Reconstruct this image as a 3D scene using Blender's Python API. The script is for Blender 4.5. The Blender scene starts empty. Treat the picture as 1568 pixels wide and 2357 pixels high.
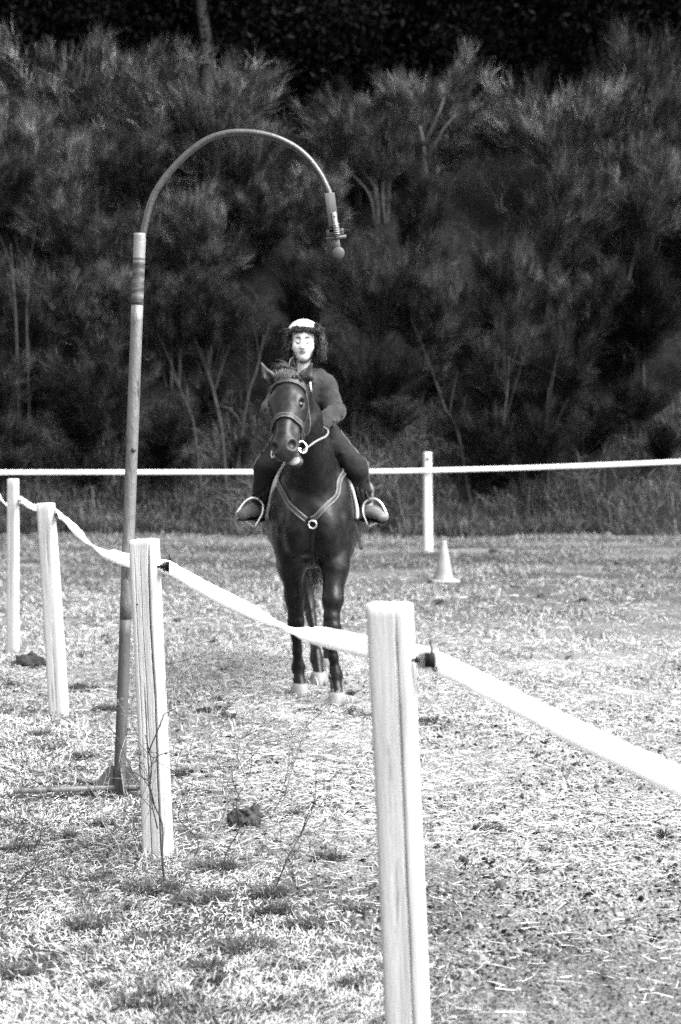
import bpy, math, random
import numpy as np
from mathutils import Vector, Matrix

random.seed(7)
RNG = np.random.default_rng(7)
scene = bpy.context.scene
R = math.radians

# ------------------------------------------------------------------ camera
FPX, CX, CY, HZ, CAMH = 4200.0, 784.0, 1178.0, 979.0, 1.65   # photo measured at 1568 x 2356
PITCH = math.atan((CY - HZ) / FPX)
cam_data = bpy.data.cameras.new('camera')
cam = bpy.data.objects.new('camera', cam_data)
scene.collection.objects.link(cam)
scene.camera = cam
cam.location = (0, 0, CAMH)
cam.rotation_euler = (math.pi / 2 - PITCH, 0, 0)
cam_data.sensor_fit = 'VERTICAL'
cam_data.sensor_height = 36.0
cam_data.sensor_width = 24.0
cam_data.lens = 36.0 * FPX / 2356.0
cam_data.clip_start = 0.05
cam_data.clip_end = 2000
cam_data.dof.use_dof = True
cam_data.dof.focus_distance = 7.5
cam_data.dof.aperture_fstop = 3.2
cam_data.dof.aperture_blades = 9

# ------------------------------------------------------------------ sky, sun, exposure
SUN_AZ, SUN_EL = R(64), R(50)          # from the right, a little towards the camera side (azimuth from -Y to +X)
world = bpy.data.worlds.new('World')
scene.world = world
world.use_nodes = True
wn = world.node_tree
wn.nodes.clear()
sky = wn.nodes.new('ShaderNodeTexSky')
sky.sky_type = 'NISHITA'
sky.sun_disc = False
sky.sun_elevation = SUN_EL
sky.sun_rotation = math.pi - SUN_AZ
sky.air_density = 1.0
sky.dust_density = 4.0
bw = wn.nodes.new('ShaderNodeRGBToBW')   # black-and-white photograph: a neutral sky
bg = wn.nodes.new('ShaderNodeBackground')
bg.inputs['Strength'].default_value = 0.11
wo = wn.nodes.new('ShaderNodeOutputWorld')
wn.links.new(sky.outputs['Color'], bw.inputs['Color'])
wn.links.new(bw.outputs['Val'], bg.inputs['Color'])
wn.links.new(bg.outputs['Background'], wo.inputs['Surface'])
sun_data = bpy.data.lights.new('sun', 'SUN')
sun_data.energy = 1.5
sun_data.angle = R(45)
sun_data.color = (1.0, 1.0, 1.0)
sun = bpy.data.objects.new('sun', sun_data)
scene.collection.objects.link(sun)
sdir = Vector((math.sin(SUN_AZ) * math.cos(SUN_EL), -math.cos(SUN_AZ) * math.cos(SUN_EL), math.sin(SUN_EL)))
sun.rotation_euler = sdir.to_track_quat('Z', 'Y').to_euler()
sun.location = sdir * 50
scene.view_settings.view_transform = 'Standard'
scene.view_settings.look = 'None'
scene.view_settings.gamma = 1.0
scene.view_settings.use_curve_mapping = False
scene.view_settings.exposure = 2.95
scene.render.engine = 'CYCLES'
scene.cycles.use_denoising = False
scene.cycles.max_bounces = 4
scene.cycles.diffuse_bounces = 2
scene.cycles.glossy_bounces = 2
scene.cycles.transparent_max_bounces = 4
# ------------------------------------------------------------------ helpers
COL = scene.collection
WL = {}                                     # world location of every object that can be a parent

def at(x, y, D):
    """point at depth D (metres along Y) seen at pixel x, y of the 1568-wide photograph"""
    c, s = math.cos(PITCH), math.sin(PITCH)
    a, b = (x - CX) / FPX, (CY - y) / FPX
    dy, dz = c + b * s, -s + b * c
    t = D / dy
    return np.array((a * t, D, CAMH + dz * t))

def tag(o, label=None, cat=None, group=None, kind=None):
    if label: o['label'] = label
    if cat: o['category'] = cat
    if group: o['group'] = group
    if kind: o['kind'] = kind
    return o

def thing(name, loc, label, cat, group=None):
    o = bpy.data.objects.new(name, None)
    COL.objects.link(o)
    o.empty_display_size = 0.1
    o.location = tuple(float(v) for v in loc)
    WL[o] = np.array(loc, float)
    return tag(o, label, cat, group)

def mesh(name, V, F, mat=None, smooth=True, tone=None):
    """V (n,3); F list of index arrays (m,k) or list of tuples"""
    me = bpy.data.meshes.new(name)
    V = np.asarray(V, np.float32)
    if isinstance(F, np.ndarray): F = [F]
    if len(F) and not isinstance(F[0], np.ndarray):
        by = {}
        for f in F: by.setdefault(len(f), []).append(f)
        F = [np.array(v) for v in by.values()]
    li = np.concatenate([f.reshape(-1) for f in F]).astype(np.int32)
    lt = np.concatenate([np.full(len(f), f.shape[1]) for f in F]).astype(np.int32)
    ls = np.concatenate([[0], np.cumsum(lt)[:-1]]).astype(np.int32)
    me.vertices.add(len(V)); me.vertices.foreach_set('co', V.reshape(-1))
    me.loops.add(len(li)); me.loops.foreach_set('vertex_index', li)
    me.polygons.add(len(lt)); me.polygons.foreach_set('loop_start', ls)
    try: me.polygons.foreach_set('loop_total', lt)
    except Exception: pass
    me.polygons.foreach_set('use_smooth', np.full(len(lt), bool(smooth)))
    if tone is not None:
        a = me.attributes.new('tone', 'FLOAT', 'POINT')
        a.data.foreach_set('value', np.asarray(tone, np.float32))
    me.update(calc_edges=True)
    me.validate()
    if mat: me.materials.append(mat)
    return me

def obj(name, VF, mat, parent=None, smooth=True, tone=None, loc=None):
    """one mesh object; vertices given in world space"""
    V, F = VF
    V = np.asarray(V, float)
    base = WL[parent] if parent is not None else (np.zeros(3) if loc is None else np.array(loc, float))
    o = bpy.data.objects.new(name, mesh(name, V - base, F, mat, smooth, tone))
    COL.objects.link(o)
    if parent is not None: o.parent = parent
    else: o.location = tuple(base)
    WL[o] = base
    return o

def join(parts):
    Vs, by, n = [], {}, 0
    for V, F in parts:
        V = np.asarray(V, float)
        if isinstance(F, np.ndarray): F = [F]
        if len(F) and not isinstance(F[0], np.ndarray):
            b = {}
            for f in F: b.setdefault(len(f), []).append(f)
            F = [np.array(v) for v in b.values()]
        for f in F: by.setdefault(f.shape[1], []).append(f + n)
        Vs.append(V); n += len(V)
    return np.concatenate(Vs), [np.concatenate(v) for v in by.values()]

def unit(v):
    v = np.asarray(v, float)
    return v / (np.linalg.norm(v) + 1e-12)

def spline(P, n):
    """Catmull-Rom through the rows of P (any number of columns), n samples per span"""
    P = np.asarray(P, float)
    Q = np.vstack([2 * P[0] - P[1], P, 2 * P[-1] - P[-2]])
    out = []
    for i in range(1, len(Q) - 2):
        t = np.linspace(0, 1, n, endpoint=False)[:, None]
        a, b, c, d = Q[i - 1], Q[i], Q[i + 1], Q[i + 2]
        out.append(0.5 * (2 * b + (c - a) * t + (2 * a - 5 * b + 4 * c - d) * t ** 2 + (3 * b - a - 3 * c + d) * t ** 3))
    out.append(P[-1:])
    return np.vstack(out)

def tube(P, r, n=8, cap=True):
    P = np.asarray(P, float)
    r = np.broadcast_to(np.asarray(r, float), (len(P),))
    T = np.gradient(P, axis=0)
    T /= np.linalg.norm(T, axis=1)[:, None] + 1e-12
    u = np.cross(T[0], (0, 0, 1.0) if abs(T[0][2]) < 0.9 else (1.0, 0, 0)); u = unit(u)
    V = []
    ang = np.arange(n) * 2 * math.pi / n
    for i in range(len(P)):
        u = unit(u - T[i] * np.dot(u, T[i]))
        w = np.cross(T[i], u)
        V.append(P[i] + r[i] * (np.cos(ang)[:, None] * u + np.sin(ang)[:, None] * w))
    V = np.vstack(V)
    F = []
    for i in range(len(P) - 1):
        for j in range(n):
            k = (j + 1) % n
            F.append((i * n + j, i * n + k, (i + 1) * n + k, (i + 1) * n + j))
    if cap:
        F.append(tuple(reversed(range(n))))
        F.append(tuple(range((len(P) - 1) * n, len(P) * n)))
    return V, F

def box(c, size, rot=None, bevel=0.0):
    hx, hy, hz = np.asarray(size, float) / 2
    b = min(bevel, hx * .9, hy * .9, hz * .9)
    if b <= 0:
        V = np.array([(sx * hx, sy * hy, sz * hz) for sz in (-1, 1) for sx, sy in ((-1, -1), (1, -1), (1, 1), (-1, 1))])
        F = [(3, 2, 1, 0), (4, 5, 6, 7), (0, 1, 5, 4), (1, 2, 6, 5), (2, 3, 7, 6), (3, 0, 4, 7)]
    else:
        ring = lambda a, c_: [(-a, -c_ + b), (-a + b, -c_), (a - b, -c_), (a, -c_ + b), (a, c_ - b), (a - b, c_), (-a + b, c_), (-a, c_ - b)]
        V, F = [], []
        for z, k in ((-hz, b), (-hz + b, 0), (hz - b, 0), (hz, b)):
            V += [(x, y, z) for x, y in ring(hx - k * .7, hy - k * .7)]
        V = np.array(V)
        for i in range(3):
            for j in range(8):
                k = (j + 1) % 8
                F.append((i * 8 + j, i * 8 + k, i * 8 + 8 + k, i * 8 + 8 + j))
        F.append(tuple(reversed(range(8)))); F.append(tuple(range(24, 32)))
    if rot is not None: V = V @ np.asarray(rot, float).T
    return V + np.asarray(c, float), F

def rotm(ax, ang):
    return np.array(Matrix.Rotation(ang, 3, ax))

def lathe(c, prof, n=24, rot=None):
    """prof: (radius, height) list"""
    V, F = [], []
    a = np.arange(n) * 2 * math.pi / n
    for r, z in prof:
        V += [(r * math.cos(t), r * math.sin(t), z) for t in a]
    for i in range(len(prof) - 1):
        for j in range(n):
            k = (j + 1) % n
            F.append((i * n + j, i * n + k, (i + 1) * n + k, (i + 1) * n + j))
    F.append(tuple(reversed(range(n)))); F.append(tuple(range((len(prof) - 1) * n, len(prof) * n)))
    V = np.array(V)
    if rot is not None: V = V @ np.asarray(rot).T
    return V + np.asarray(c, float), F

# ---- noise
def _hash(ix, iy, iz, seed):
    h = (ix.astype(np.uint32) * np.uint32(374761393) + iy.astype(np.uint32) * np.uint32(668265263)
         + iz.astype(np.uint32) * np.uint32(2147483647 & 974634221) + np.uint32(seed * 1013904223 & 0xffffffff))
    h = (h ^ (h >> np.uint32(13))) * np.uint32(1274126177)
    h = h ^ (h >> np.uint32(16))
    return (h & np.uint32(0xffff)).astype(np.float32) / 65535.0

def noise(x, y, z=0.0, seed=0):
    x, y, z = np.broadcast_arrays(np.asarray(x, np.float64), np.asarray(y, np.float64), np.asarray(z, np.float64))
    ix, iy, iz = np.floor(x).astype(np.int64), np.floor(y).astype(np.int64), np.floor(z).astype(np.int64)
    fx, fy, fz = x - ix, y - iy, z - iz
    s = lambda t: t * t * (3 - 2 * t)
    fx, fy, fz = s(fx), s(fy), s(fz)
    o = 0
    for dx in (0, 1):
        for dy in (0, 1):
            for dz in (0, 1):
                w = (fx if dx else 1 - fx) * (fy if dy else 1 - fy) * (fz if dz else 1 - fz)
                o = o + w * _hash(ix + dx, iy + dy, iz + dz, seed)
    return o

def fbm(x, y, z=0.0, oct=4, seed=0):
    o, a, f, t = 0, 1.0, 1.0, 0
    for i in range(oct):
        o = o + a * noise(x * f, y * f, np.asarray(z) * f, seed + i * 17); t += a
        a *= .5; f *= 2.03
    return o / t

# ---- materials (black-and-white photograph: neutral greys only)
def mat(name, lo, hi=None, scale=20.0, stretch=(1, 1, 1), rough=.8, bump=0.0, bump_scale=None, detail=5, contrast=(.3, .7),
        metal=0.0, spec=.3, tone=False, sheen=0.0, spots=None, trans=0.0, vary=None):
    m = bpy.data.materials.new(name); m.use_nodes = True
    nt = m.node_tree; N, L = nt.nodes, nt.links
    b = N['Principled BSDF']
    b.inputs['Roughness'].default_value = rough
    b.inputs['Metallic'].default_value = metal
    b.inputs['Specular IOR Level'].default_value = spec
    if sheen: b.inputs['Sheen Weight'].default_value = sheen; b.inputs['Sheen Roughness'].default_value = .4
    hi = lo if hi is None else hi
    tc = N.new('ShaderNodeTexCoord'); mp = N.new('ShaderNodeMapping'); mp.inputs['Scale'].default_value = stretch
    L.new(tc.outputs['Object'], mp.inputs['Vector'])
    nz = N.new('ShaderNodeTexNoise'); nz.inputs['Scale'].default_value = scale; nz.inputs['Detail'].default_value = detail
    nz.inputs['Roughness'].default_value = .6
    L.new(mp.outputs['Vector'], nz.inputs['Vector'])
    rp = N.new('ShaderNodeValToRGB')
    rp.color_ramp.elements[0].position, rp.color_ramp.elements[1].position = contrast
    rp.color_ramp.elements[0].color = (lo, lo, lo, 1); rp.color_ramp.elements[1].color = (hi, hi, hi, 1)
    L.new(nz.outputs['Fac'], rp.inputs['Fac'])
    col = rp.outputs['Color']
    if spots:                                   # (scale, threshold, value): stains with a shape of their own
        n2 = N.new('ShaderNodeTexNoise'); n2.inputs['Scale'].default_value = spots[0]; n2.inputs['Detail'].default_value = 8
        n2.inputs['Roughness'].default_value = .7
        L.new(mp.outputs['Vector'], n2.inputs['Vector'])
        r2 = N.new('ShaderNodeValToRGB'); r2.color_ramp.elements[0].position = spots[1]; r2.color_ramp.elements[1].position = spots[1] + .07
        r2.color_ramp.elements[0].color = (0, 0, 0, 1); r2.color_ramp.elements[1].color = (1, 1, 1, 1)
        L.new(n2.outputs['Fac'], r2.inputs['Fac'])
        mx = N.new('ShaderNodeMix'); mx.data_type = 'RGBA'
        L.new(r2.outputs['Color'], mx.inputs['Factor']); L.new(col, mx.inputs['A']); mx.inputs['B'].default_value = (spots[2],) * 3 + (1,)
        col = mx.outputs['Result']
    if tone:
        an = N.new('ShaderNodeAttribute'); an.attribute_name = 'tone'
        mx = N.new('ShaderNodeMix'); mx.data_type = 'RGBA'; mx.blend_type = 'MULTIPLY'; mx.inputs['Factor'].default_value = 1
        L.new(col, mx.inputs['A']); L.new(an.outputs['Fac'], mx.inputs['B'])
        col = mx.outputs['Result']
    if vary:                                    # each object its own shade
        oi = N.new('ShaderNodeObjectInfo')
        mx = N.new('ShaderNodeMix'); mx.data_type = 'RGBA'; mx.blend_type = 'MULTIPLY'; mx.inputs['Factor'].default_value = 1
        L.new(col, mx.inputs['A']); L.new(oi.outputs['Color'], mx.inputs['B'])
        col = mx.outputs['Result']
    L.new(col, b.inputs['Base Color'])
    if bump:
        bn = N.new('ShaderNodeBump'); bn.inputs['Strength'].default_value = bump; bn.inputs['Distance'].default_value = .01
        src = nz
        if bump_scale:
            src = N.new('ShaderNodeTexNoise'); src.inputs['Scale'].default_value = bump_scale; src.inputs['Detail'].default_value = 6
            L.new(mp.outputs['Vector'], src.inputs['Vector'])
        L.new(src.outputs['Fac'], bn.inputs['Height']); L.new(bn.outputs['Normal'], b.inputs['Normal'])
    if trans:
        out = N['Material Output']; tr = N.new('ShaderNodeBsdfTranslucent'); ms = N.new('ShaderNodeMixShader')
        ms.inputs[0].default_value = trans
        L.new(col, tr.inputs['Color']); L.new(b.outputs[0], ms.inputs[1]); L.new(tr.outputs[0], ms.inputs[2]); L.new(ms.outputs[0], out.inputs['Surface'])
    return m

# ---- signed-distance modelling: smooth unions of elliptical capsules and ellipsoids, meshed with surface nets
class SDF:
    def __init__(s, lo, hi, h):
        s.lo, s.h = np.array(lo, float), h
        s.n = np.ceil((np.array(hi) - s.lo) / h).astype(int) + 1
        s.D = np.full(s.n, 1.0, np.float32)
    def _win(s, lo, hi):
        a = np.clip(np.floor((np.array(lo) - s.lo) / s.h).astype(int), 0, s.n - 1)
        b = np.clip(np.ceil((np.array(hi) - s.lo) / s.h).astype(int) + 1, 1, s.n)
        if np.any(b <= a): return None
        ax = [s.lo[i] + np.arange(a[i], b[i]) * s.h for i in range(3)]
        X, Y, Z = np.meshgrid(*ax, indexing='ij')
        return (slice(a[0], b[0]), slice(a[1], b[1]), slice(a[2], b[2])), np.stack([X, Y, Z], -1).astype(np.float32)
    def _put(s, w, d, k, sub):
        A = s.D[w]
        if sub:
            B = -d; h = np.maximum(k - np.abs(A - B), 0) / k
            s.D[w] = np.maximum(A, B) + h * h * k * .25
        else:
            h = np.maximum(k - np.abs(A - d), 0) / k
            s.D[w] = np.minimum(A, d) - h * h * k * .25
    def ell(s, c, r, axes=None, k=.05, sub=False):
        c, r = np.array(c, float), np.array(r, float)
        m = r.max() + k + 3 * s.h
        w = s._win(c - m, c + m)
        if w is None: return
        w, P = w
        q = P - c.astype(np.float32)
        if axes is not None: q = q @ np.asarray(axes, np.float32).T      # rows of axes are the unit axes
        k0 = np.sqrt(((q / r.astype(np.float32)) ** 2).sum(-1)); k1 = np.sqrt(((q / (r * r).astype(np.float32)) ** 2).sum(-1))
        s._put(w, k0 * (k0 - 1) / np.maximum(k1, 1e-6), k, sub)
    def cap(s, a, b, ra, rb, u=(1, 0, 0), k=.04, sub=False):
        a, b = np.array(a, float), np.array(b, float)
        ra = np.broadcast_to(np.asarray(ra, float), (2,)); rb = np.broadcast_to(np.asarray(rb, float), (2,))
        m = max(ra.max(), rb.max()) + k + 3 * s.h
        w = s._win(np.minimum(a, b) - m, np.maximum(a, b) + m)
        if w is None: return
        w, P = w
        ax = b - a; ln = np.linalg.norm(ax); ax = ax / ln
        u = np.asarray(u, float)
        if abs(np.dot(unit(u), ax)) > .97: u = np.array((0, 1.0, 0)) if abs(ax[1]) < .8 else np.array((0, 0, 1.0))
        u = unit(u - ax * np.dot(u, ax)); v = np.cross(ax, u)
        q = P - a.astype(np.float32)
        h = q @ ax.astype(np.float32); t = np.clip(h / ln, 0, 1)
        over = h - t * ln
        r1 = ra[0] + (rb[0] - ra[0]) * t; r2 = ra[1] + (rb[1] - ra[1]) * t
        rm = np.minimum(r1, r2)
        e = np.sqrt(((q @ u.astype(np.float32)) / r1) ** 2 + ((q @ v.astype(np.float32)) / r2) ** 2 + (over / rm) ** 2)
        s._put(w, ((e - 1) * rm).astype(np.float32), k, sub)
    def chain(s, pts, u=(1, 0, 0), k=.04):
        for (a, ra), (b, rb) in zip(pts[:-1], pts[1:]): s.cap(a, b, ra, rb, u, k)
    def sample(s, P):
        q = (np.asarray(P, float) - s.lo) / s.h
        q = np.clip(q, 0, s.n - 1.001); i = q.astype(int); f = q - i
        o = 0
        for dx in (0, 1):
            for dy in (0, 1):
                for dz in (0, 1):
                    w = (f[..., 0] if dx else 1 - f[..., 0]) * (f[..., 1] if dy else 1 - f[..., 1]) * (f[..., 2] if dz else 1 - f[..., 2])
                    o = o + w * s.D[i[..., 0] + dx, i[..., 1] + dy, i[..., 2] + dz]
        return o
    def grad(s, P):
        P = np.asarray(P, float); e = s.h
        g = np.stack([s.sample(P + np.eye(3)[i] * e) - s.sample(P - np.eye(3)[i] * e) for i in range(3)], -1)
        return g / (np.linalg.norm(g, axis=-1, keepdims=True) + 1e-9)
    def snap(s, P, off=0.0, it=12):
        P = np.array(P, float)
        for _ in range(it):
            P = P - s.grad(P) * (s.sample(P) - off)[..., None] * .8
        return P
    def noise(s, amp, scale, oct=3, seed=3):
        band = np.argwhere(np.abs(s.D) < amp * 2 + 3 * s.h)
        P = s.lo + band * s.h
        s.D[tuple(band.T)] += (amp * (fbm(P[:, 0] * scale, P[:, 1] * scale, P[:, 2] * scale, oct, seed) - .5) * 2).astype(np.float32)
    def nets(s):
        D, h = s.D, s.h
        S = D < 0
        c = np.zeros(np.array(D.shape) - 1, np.int8)
        offs = [(x, y, z) for x in (0, 1) for y in (0, 1) for z in (0, 1)]
        sl = lambda o: tuple(slice(o[i], D.shape[i] - 1 + o[i]) for i in range(3))
        for o in offs: c += S[sl(o)]
        idx = np.argwhere((c > 0) & (c < 8))
        vals = {o: D[idx[:, 0] + o[0], idx[:, 1] + o[1], idx[:, 2] + o[2]] for o in offs}
        acc = np.zeros((len(idx), 3)); cnt = np.zeros(len(idx))
        for o in offs:
            for ax in range(3):
                if o[ax]: continue
                p = list(o); p[ax] = 1; p = tuple(p)
                a, b = vals[o], vals[p]
                mk = (a < 0) != (b < 0)
                t = np.where(mk, a / np.where(mk, a - b, 1), 0)
                pos = np.zeros((len(idx), 3)) + np.array(o, float); pos[:, ax] += t
                acc += pos * mk[:, None]; cnt += mk
        V = s.lo + (idx + acc / cnt[:, None]) * h
        vid = np.full(c.shape, -1, np.int64); vid[tuple(idx.T)] = np.arange(len(idx))
        F = []
        for ax in range(3):
            b, d = [(1, 2), (2, 0), (0, 1)][ax]
            lo = [slice(None)] * 3; hi = [slice(None)] * 3
            lo[ax] = slice(0, -1); hi[ax] = slice(1, None)
            A, B = S[tuple(lo)], S[tuple(hi)]
            e = np.argwhere(A != B)
            e = e[(e[:, b] > 0) & (e[:, d] > 0) & (e[:, b] < D.shape[b] - 1) & (e[:, d] < D.shape[d] - 1)]
            ins = A[tuple(e.T)]
            def cell(db, dd):
                q = e.copy(); q[:, b] += db; q[:, d] += dd
                return vid[tuple(q.T)]
            q = np.stack([cell(-1, -1), cell(0, -1), cell(0, 0), cell(-1, 0)], 1)
            q[~ins] = q[~ins][:, ::-1]
            F.append(q)
        return V, np.concatenate(F)

def strap(P, normals, w, t):
    """flat strap along P, width w, thickness t, lying on a surface with the given normals"""
    P = np.asarray(P, float); Nn = np.asarray(normals, float)
    T = np.gradient(P, axis=0); T /= np.linalg.norm(T, axis=1)[:, None] + 1e-12
    S_ = np.cross(T, Nn); S_ /= np.linalg.norm(S_, axis=1)[:, None] + 1e-12
    Nn = np.cross(S_, T)
    w = np.broadcast_to(np.asarray(w, float), (len(P),))[:, None] / 2
    prof = [(-1, 0), (-1, .7), (-.75, 1), (.75, 1), (1, .7), (1, 0)]
    V = np.stack([P + S_ * w * a + Nn * t * b for a, b in prof], 1).reshape(-1, 3)
    n = len(prof); F = []
    for i in range(len(P) - 1):
        for j in range(n):
            k = (j + 1) % n
            F.append((i * n + j, (i + 1) * n + j, (i + 1) * n + k, i * n + k))
    F.append(tuple(range(n))); F.append(tuple(reversed(range((len(P) - 1) * n, len(P) * n))))
    return V, F

def ribbons(pos, head, length, width, up0, bend, seg=2, roll=None):
    """N narrow blades: pos (N,3), heading angle, first direction lifted by up0, turned by bend at the tip. returns V, [quads, tris]"""
    N = len(pos)
    hd = np.stack([np.cos(head), np.sin(head), np.zeros(N)], 1)
    sd = np.stack([-np.sin(head), np.cos(head), np.zeros(N)], 1)
    if roll is not None:
        sd = sd * np.cos(roll)[:, None] + np.array((0, 0, 1.0)) * np.sin(roll)[:, None]
    P = pos.copy(); V = []
    for i in range(seg):
        wv = width * (1 - .75 * (i / seg) ** 1.5)
        V += [P - sd * wv[:, None] / 2, P + sd * wv[:, None] / 2]
        a = up0 + bend * (i / max(seg - 1, 1))
        P = P + (hd * np.cos(a)[:, None] + np.array((0, 0, 1.0)) * np.sin(a)[:, None]) * (length / seg)[:, None]
    V.append(P)
    m = 2 * seg + 1
    VV = np.stack(V, 1).reshape(-1, 3)
    b = np.arange(N)[:, None] * m
    Q = np.concatenate([b + np.array([[2 * i, 2 * i + 1, 2 * i + 3, 2 * i + 2]]) for i in range(seg - 1)]) if seg > 1 else np.zeros((0, 4), int)
    T = b + np.array([[2 * seg - 2, 2 * seg - 1, 2 * seg]])
    return VV, [Q, T] if seg > 1 else [T], m
# ------------------------------------------------------------------ the ground
def fence_x(y): return .124 - .345 * (np.asarray(y, float) - 4.5)

def soil_amount(x, y):
    """1 on the trodden arena soil, 0 on the rough grass left of the fence"""
    d = x - fence_x(y) - .30 + .9 * (fbm(x * 1.3, y * .8, 0, 3, 5) - .5)
    return np.clip(d / .45 + .5, 0, 1)

def straw_amount(x, y):
    """pale straw strewn where the horse walks and across the middle of the arena"""
    band = np.exp(-((y - 11.5) / 4.2) ** 2) * np.clip(1.15 - .12 * np.abs(x - .1), 0, 1)
    lane = np.exp(-((y - 9.0) / 2.2) ** 2) * np.clip((x + .6) / .8, 0, 1) * .7
    n = fbm(x * .9 + 7, y * .5, 0, 4, 21)
    return np.clip((band + lane) * (.35 + 1.3 * n) , 0, 1)

def ground_z(x, y):
    x, y = np.asarray(x, float), np.asarray(y, float)
    s = soil_amount(x, y)
    near = np.clip((13 - y) / 4, 0, 1)
    z = .035 * (fbm(x * .8, y * .8, 0, 2, 31) - .5)
    rough = np.abs(fbm(x * 5, y * 5, 0, 3, 33) - .5) * 2
    fine = fbm(x * 17, y * 17, 0, 3, 35) - .5
    z = z + s * near * (.030 * (rough - .3) + .026 * fine + .020 * (noise(x * 31, y * 31, 0, 36) - .5)) + (1 - s) * .025 * (fbm(x * 3, y * 3, 0, 2, 37) - .5)
    z = z + s * (1 - near) * .02 * (fbm(x * 4, y * 4, 0, 2, 39) - .5)
    far = np.clip((np.hypot(x, y - 12) - 25) / 20, 0, 1)
    return z * (1 - far)

def lines(segs):
    out = []
    for a, b, d in segs: out.append(np.arange(a, b, d))
    return np.concatenate(out)

gx = lines([(-400, -60, 60), (-60, -12, 4), (-12, -5, .25), (-5, -2.4, .08), (-2.4, -1.2, .03), (-1.2, 2.4, .016), (2.4, 4, .03), (4, 6, .1), (6, 12, .3), (12, 60, 4), (60, 401, 60)])
gy = lines([(-200, -10, 30), (-10, 2, 1), (2, 4.4, .06), (4.4, 8, .017), (8, 12, .036), (12, 18, .065), (18, 30, .14), (30, 60, 2), (60, 401, 40)])
X, Y = np.meshgrid(gx, gy, indexing='ij')
Z = ground_z(X, Y)
s_ = soil_amount(X, Y); st = straw_amount(X, Y)
farg = np.clip((Y - 17.5) / 4, 0, 1)
tone = (1 - s_) * (.006 + .02 * fbm(X * 6, Y * 6, 0, 3, 41)) + s_ * (.024 + .09 * np.clip(fbm(X * 3, Y * 3, 0, 5, 43) - .30, 0, 1) + .07 * st)
patch = fbm(X * .55, Y * 1.5, 0, 4, 47)
tone = tone * (1 - farg) + farg * (.02 + .06 * np.clip((patch - .35) * 3, 0, 1))
tone = np.clip(tone, .02, .4)
nx_, ny_ = len(gx), len(gy)
ii = (np.arange(nx_ - 1)[:, None] * ny_ + np.arange(ny_ - 1)[None, :]).reshape(-1)
GF = np.stack([ii, ii + ny_, ii + ny_ + 1, ii + 1], 1)
m_ground = mat('soil', .05, 2.2, scale=95, rough=.95, bump=1.0, bump_scale=90, tone=True, spec=.1, detail=8, contrast=(.36, .66))
ground = obj('ground', (np.stack([X, Y, Z], -1).reshape(-1, 3), GF), m_ground, tone=tone.reshape(-1))
tag(ground, kind='structure')

# the slope behind the field
def hill_edge(x): return 27.9 + 2.6 * (fbm(x * .33, 0 * x, 0, 4, 51) - .5)

def hill_z(x, y):
    x, y = np.asarray(x, float), np.asarray(y, float)
    e = hill_edge(x)
    d = np.maximum(y - e, 0)
    z = .55 * np.minimum(d, 1.2) * np.minimum(d, 1.2) / 1.2 * .6 + .70 * np.clip(d - 1.2, 0, 9) + .45 * np.clip(d - 10.2, 0, 60) + .25
    z = z + .5 * (fbm(x * .35, y * .35, 0, 3, 53) - .5) * np.clip(d / 2, 0, 1)
    return z - .35 * np.clip(1 - d / .6, 0, 1)
hx = lines([(-300, -30, 30), (-30, -11, 2), (-11, 11, .2), (11, 30, 2), (30, 301, 30)])
hy = lines([(26.0, 31, .1), (31, 46, .3), (46, 110, 4)])
X, Y = np.meshgrid(hx, hy, indexing='ij')
Z = hill_z(X, Y)
ii = (np.arange(len(hx) - 1)[:, None] * len(hy) + np.arange(len(hy) - 1)[None, :]).reshape(-1)
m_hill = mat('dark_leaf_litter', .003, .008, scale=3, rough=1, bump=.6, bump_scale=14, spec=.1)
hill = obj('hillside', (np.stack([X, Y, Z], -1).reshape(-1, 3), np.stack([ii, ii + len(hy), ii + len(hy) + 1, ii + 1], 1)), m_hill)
tag(hill, kind='structure')

# ------------------------------------------------------------------ grass, straw, crumbs of soil
m_grass = mat('dry_grass', .9, 1.1, scale=30, rough=.7, tone=True, spec=.25, trans=.25)
m_straw = mat('straw_litter', .9, 1.1, scale=30, rough=.55, tone=True, spec=.4)
m_crumb = mat('soil_crumbs', .6, 1.3, scale=60, rough=.95, tone=True, spec=.1)

def scatter(n, y0, y1, power, margin=1.0):
    """positions over the field, denser towards the viewer's end of it"""
    u = RNG.random(n)
    y = y0 * (y1 / y0) ** (u ** power)
    x = (RNG.random(n) * 2 - 1) * (.19 * y + margin)
    return x, y

def tones(n, lo, hi, dark=0.0):
    t = lo + (hi - lo) * RNG.random(n) ** .8
    k = RNG.random(n) < dark
    t[k] = .015 + .05 * RNG.random(k.sum())
    return t

# rough grass: matted dry blades left of the fence
x, y = scatter(470000, 4.6, 17, 1.0, .9)
keep = (RNG.random(len(x)) > soil_amount(x, y) * 1.04)
keep &= RNG.random(len(x)) < np.clip((fbm(x * 2.6, y * 2.2, 0, 4, 61) - .31) * 6, .55, 1)
pf_ = at(274, 1838, 8.1)
near_pole = (np.hypot(x - pf_[0], y - pf_[1]) < .5) & (y > pf_[1] - .14) & (x < pf_[0] + .1) & (y < pf_[1] + .25)
keep &= ~(near_pole & (RNG.random(len(x)) < .75))
x, y = x[keep], y[keep]
n = len(x)
tall = fbm(x * 1.7, y * 1.7, 0, 3, 63)
ln = (.018 + .036 * RNG.random(n) ** 1.3) * (.5 + 1.0 * tall) * (1 + .03 * np.maximum(y - 6, 0))
wd = (.0018 + .0022 * RNG.random(n)) * (1 + .13 * np.maximum(y - 6, 0))
up = R(2) + R(55) * RNG.random(n) ** 2.6
flow = (fbm(x * 1.1, y * 1.1, 0, 2, 65) - .5) * 9
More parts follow.
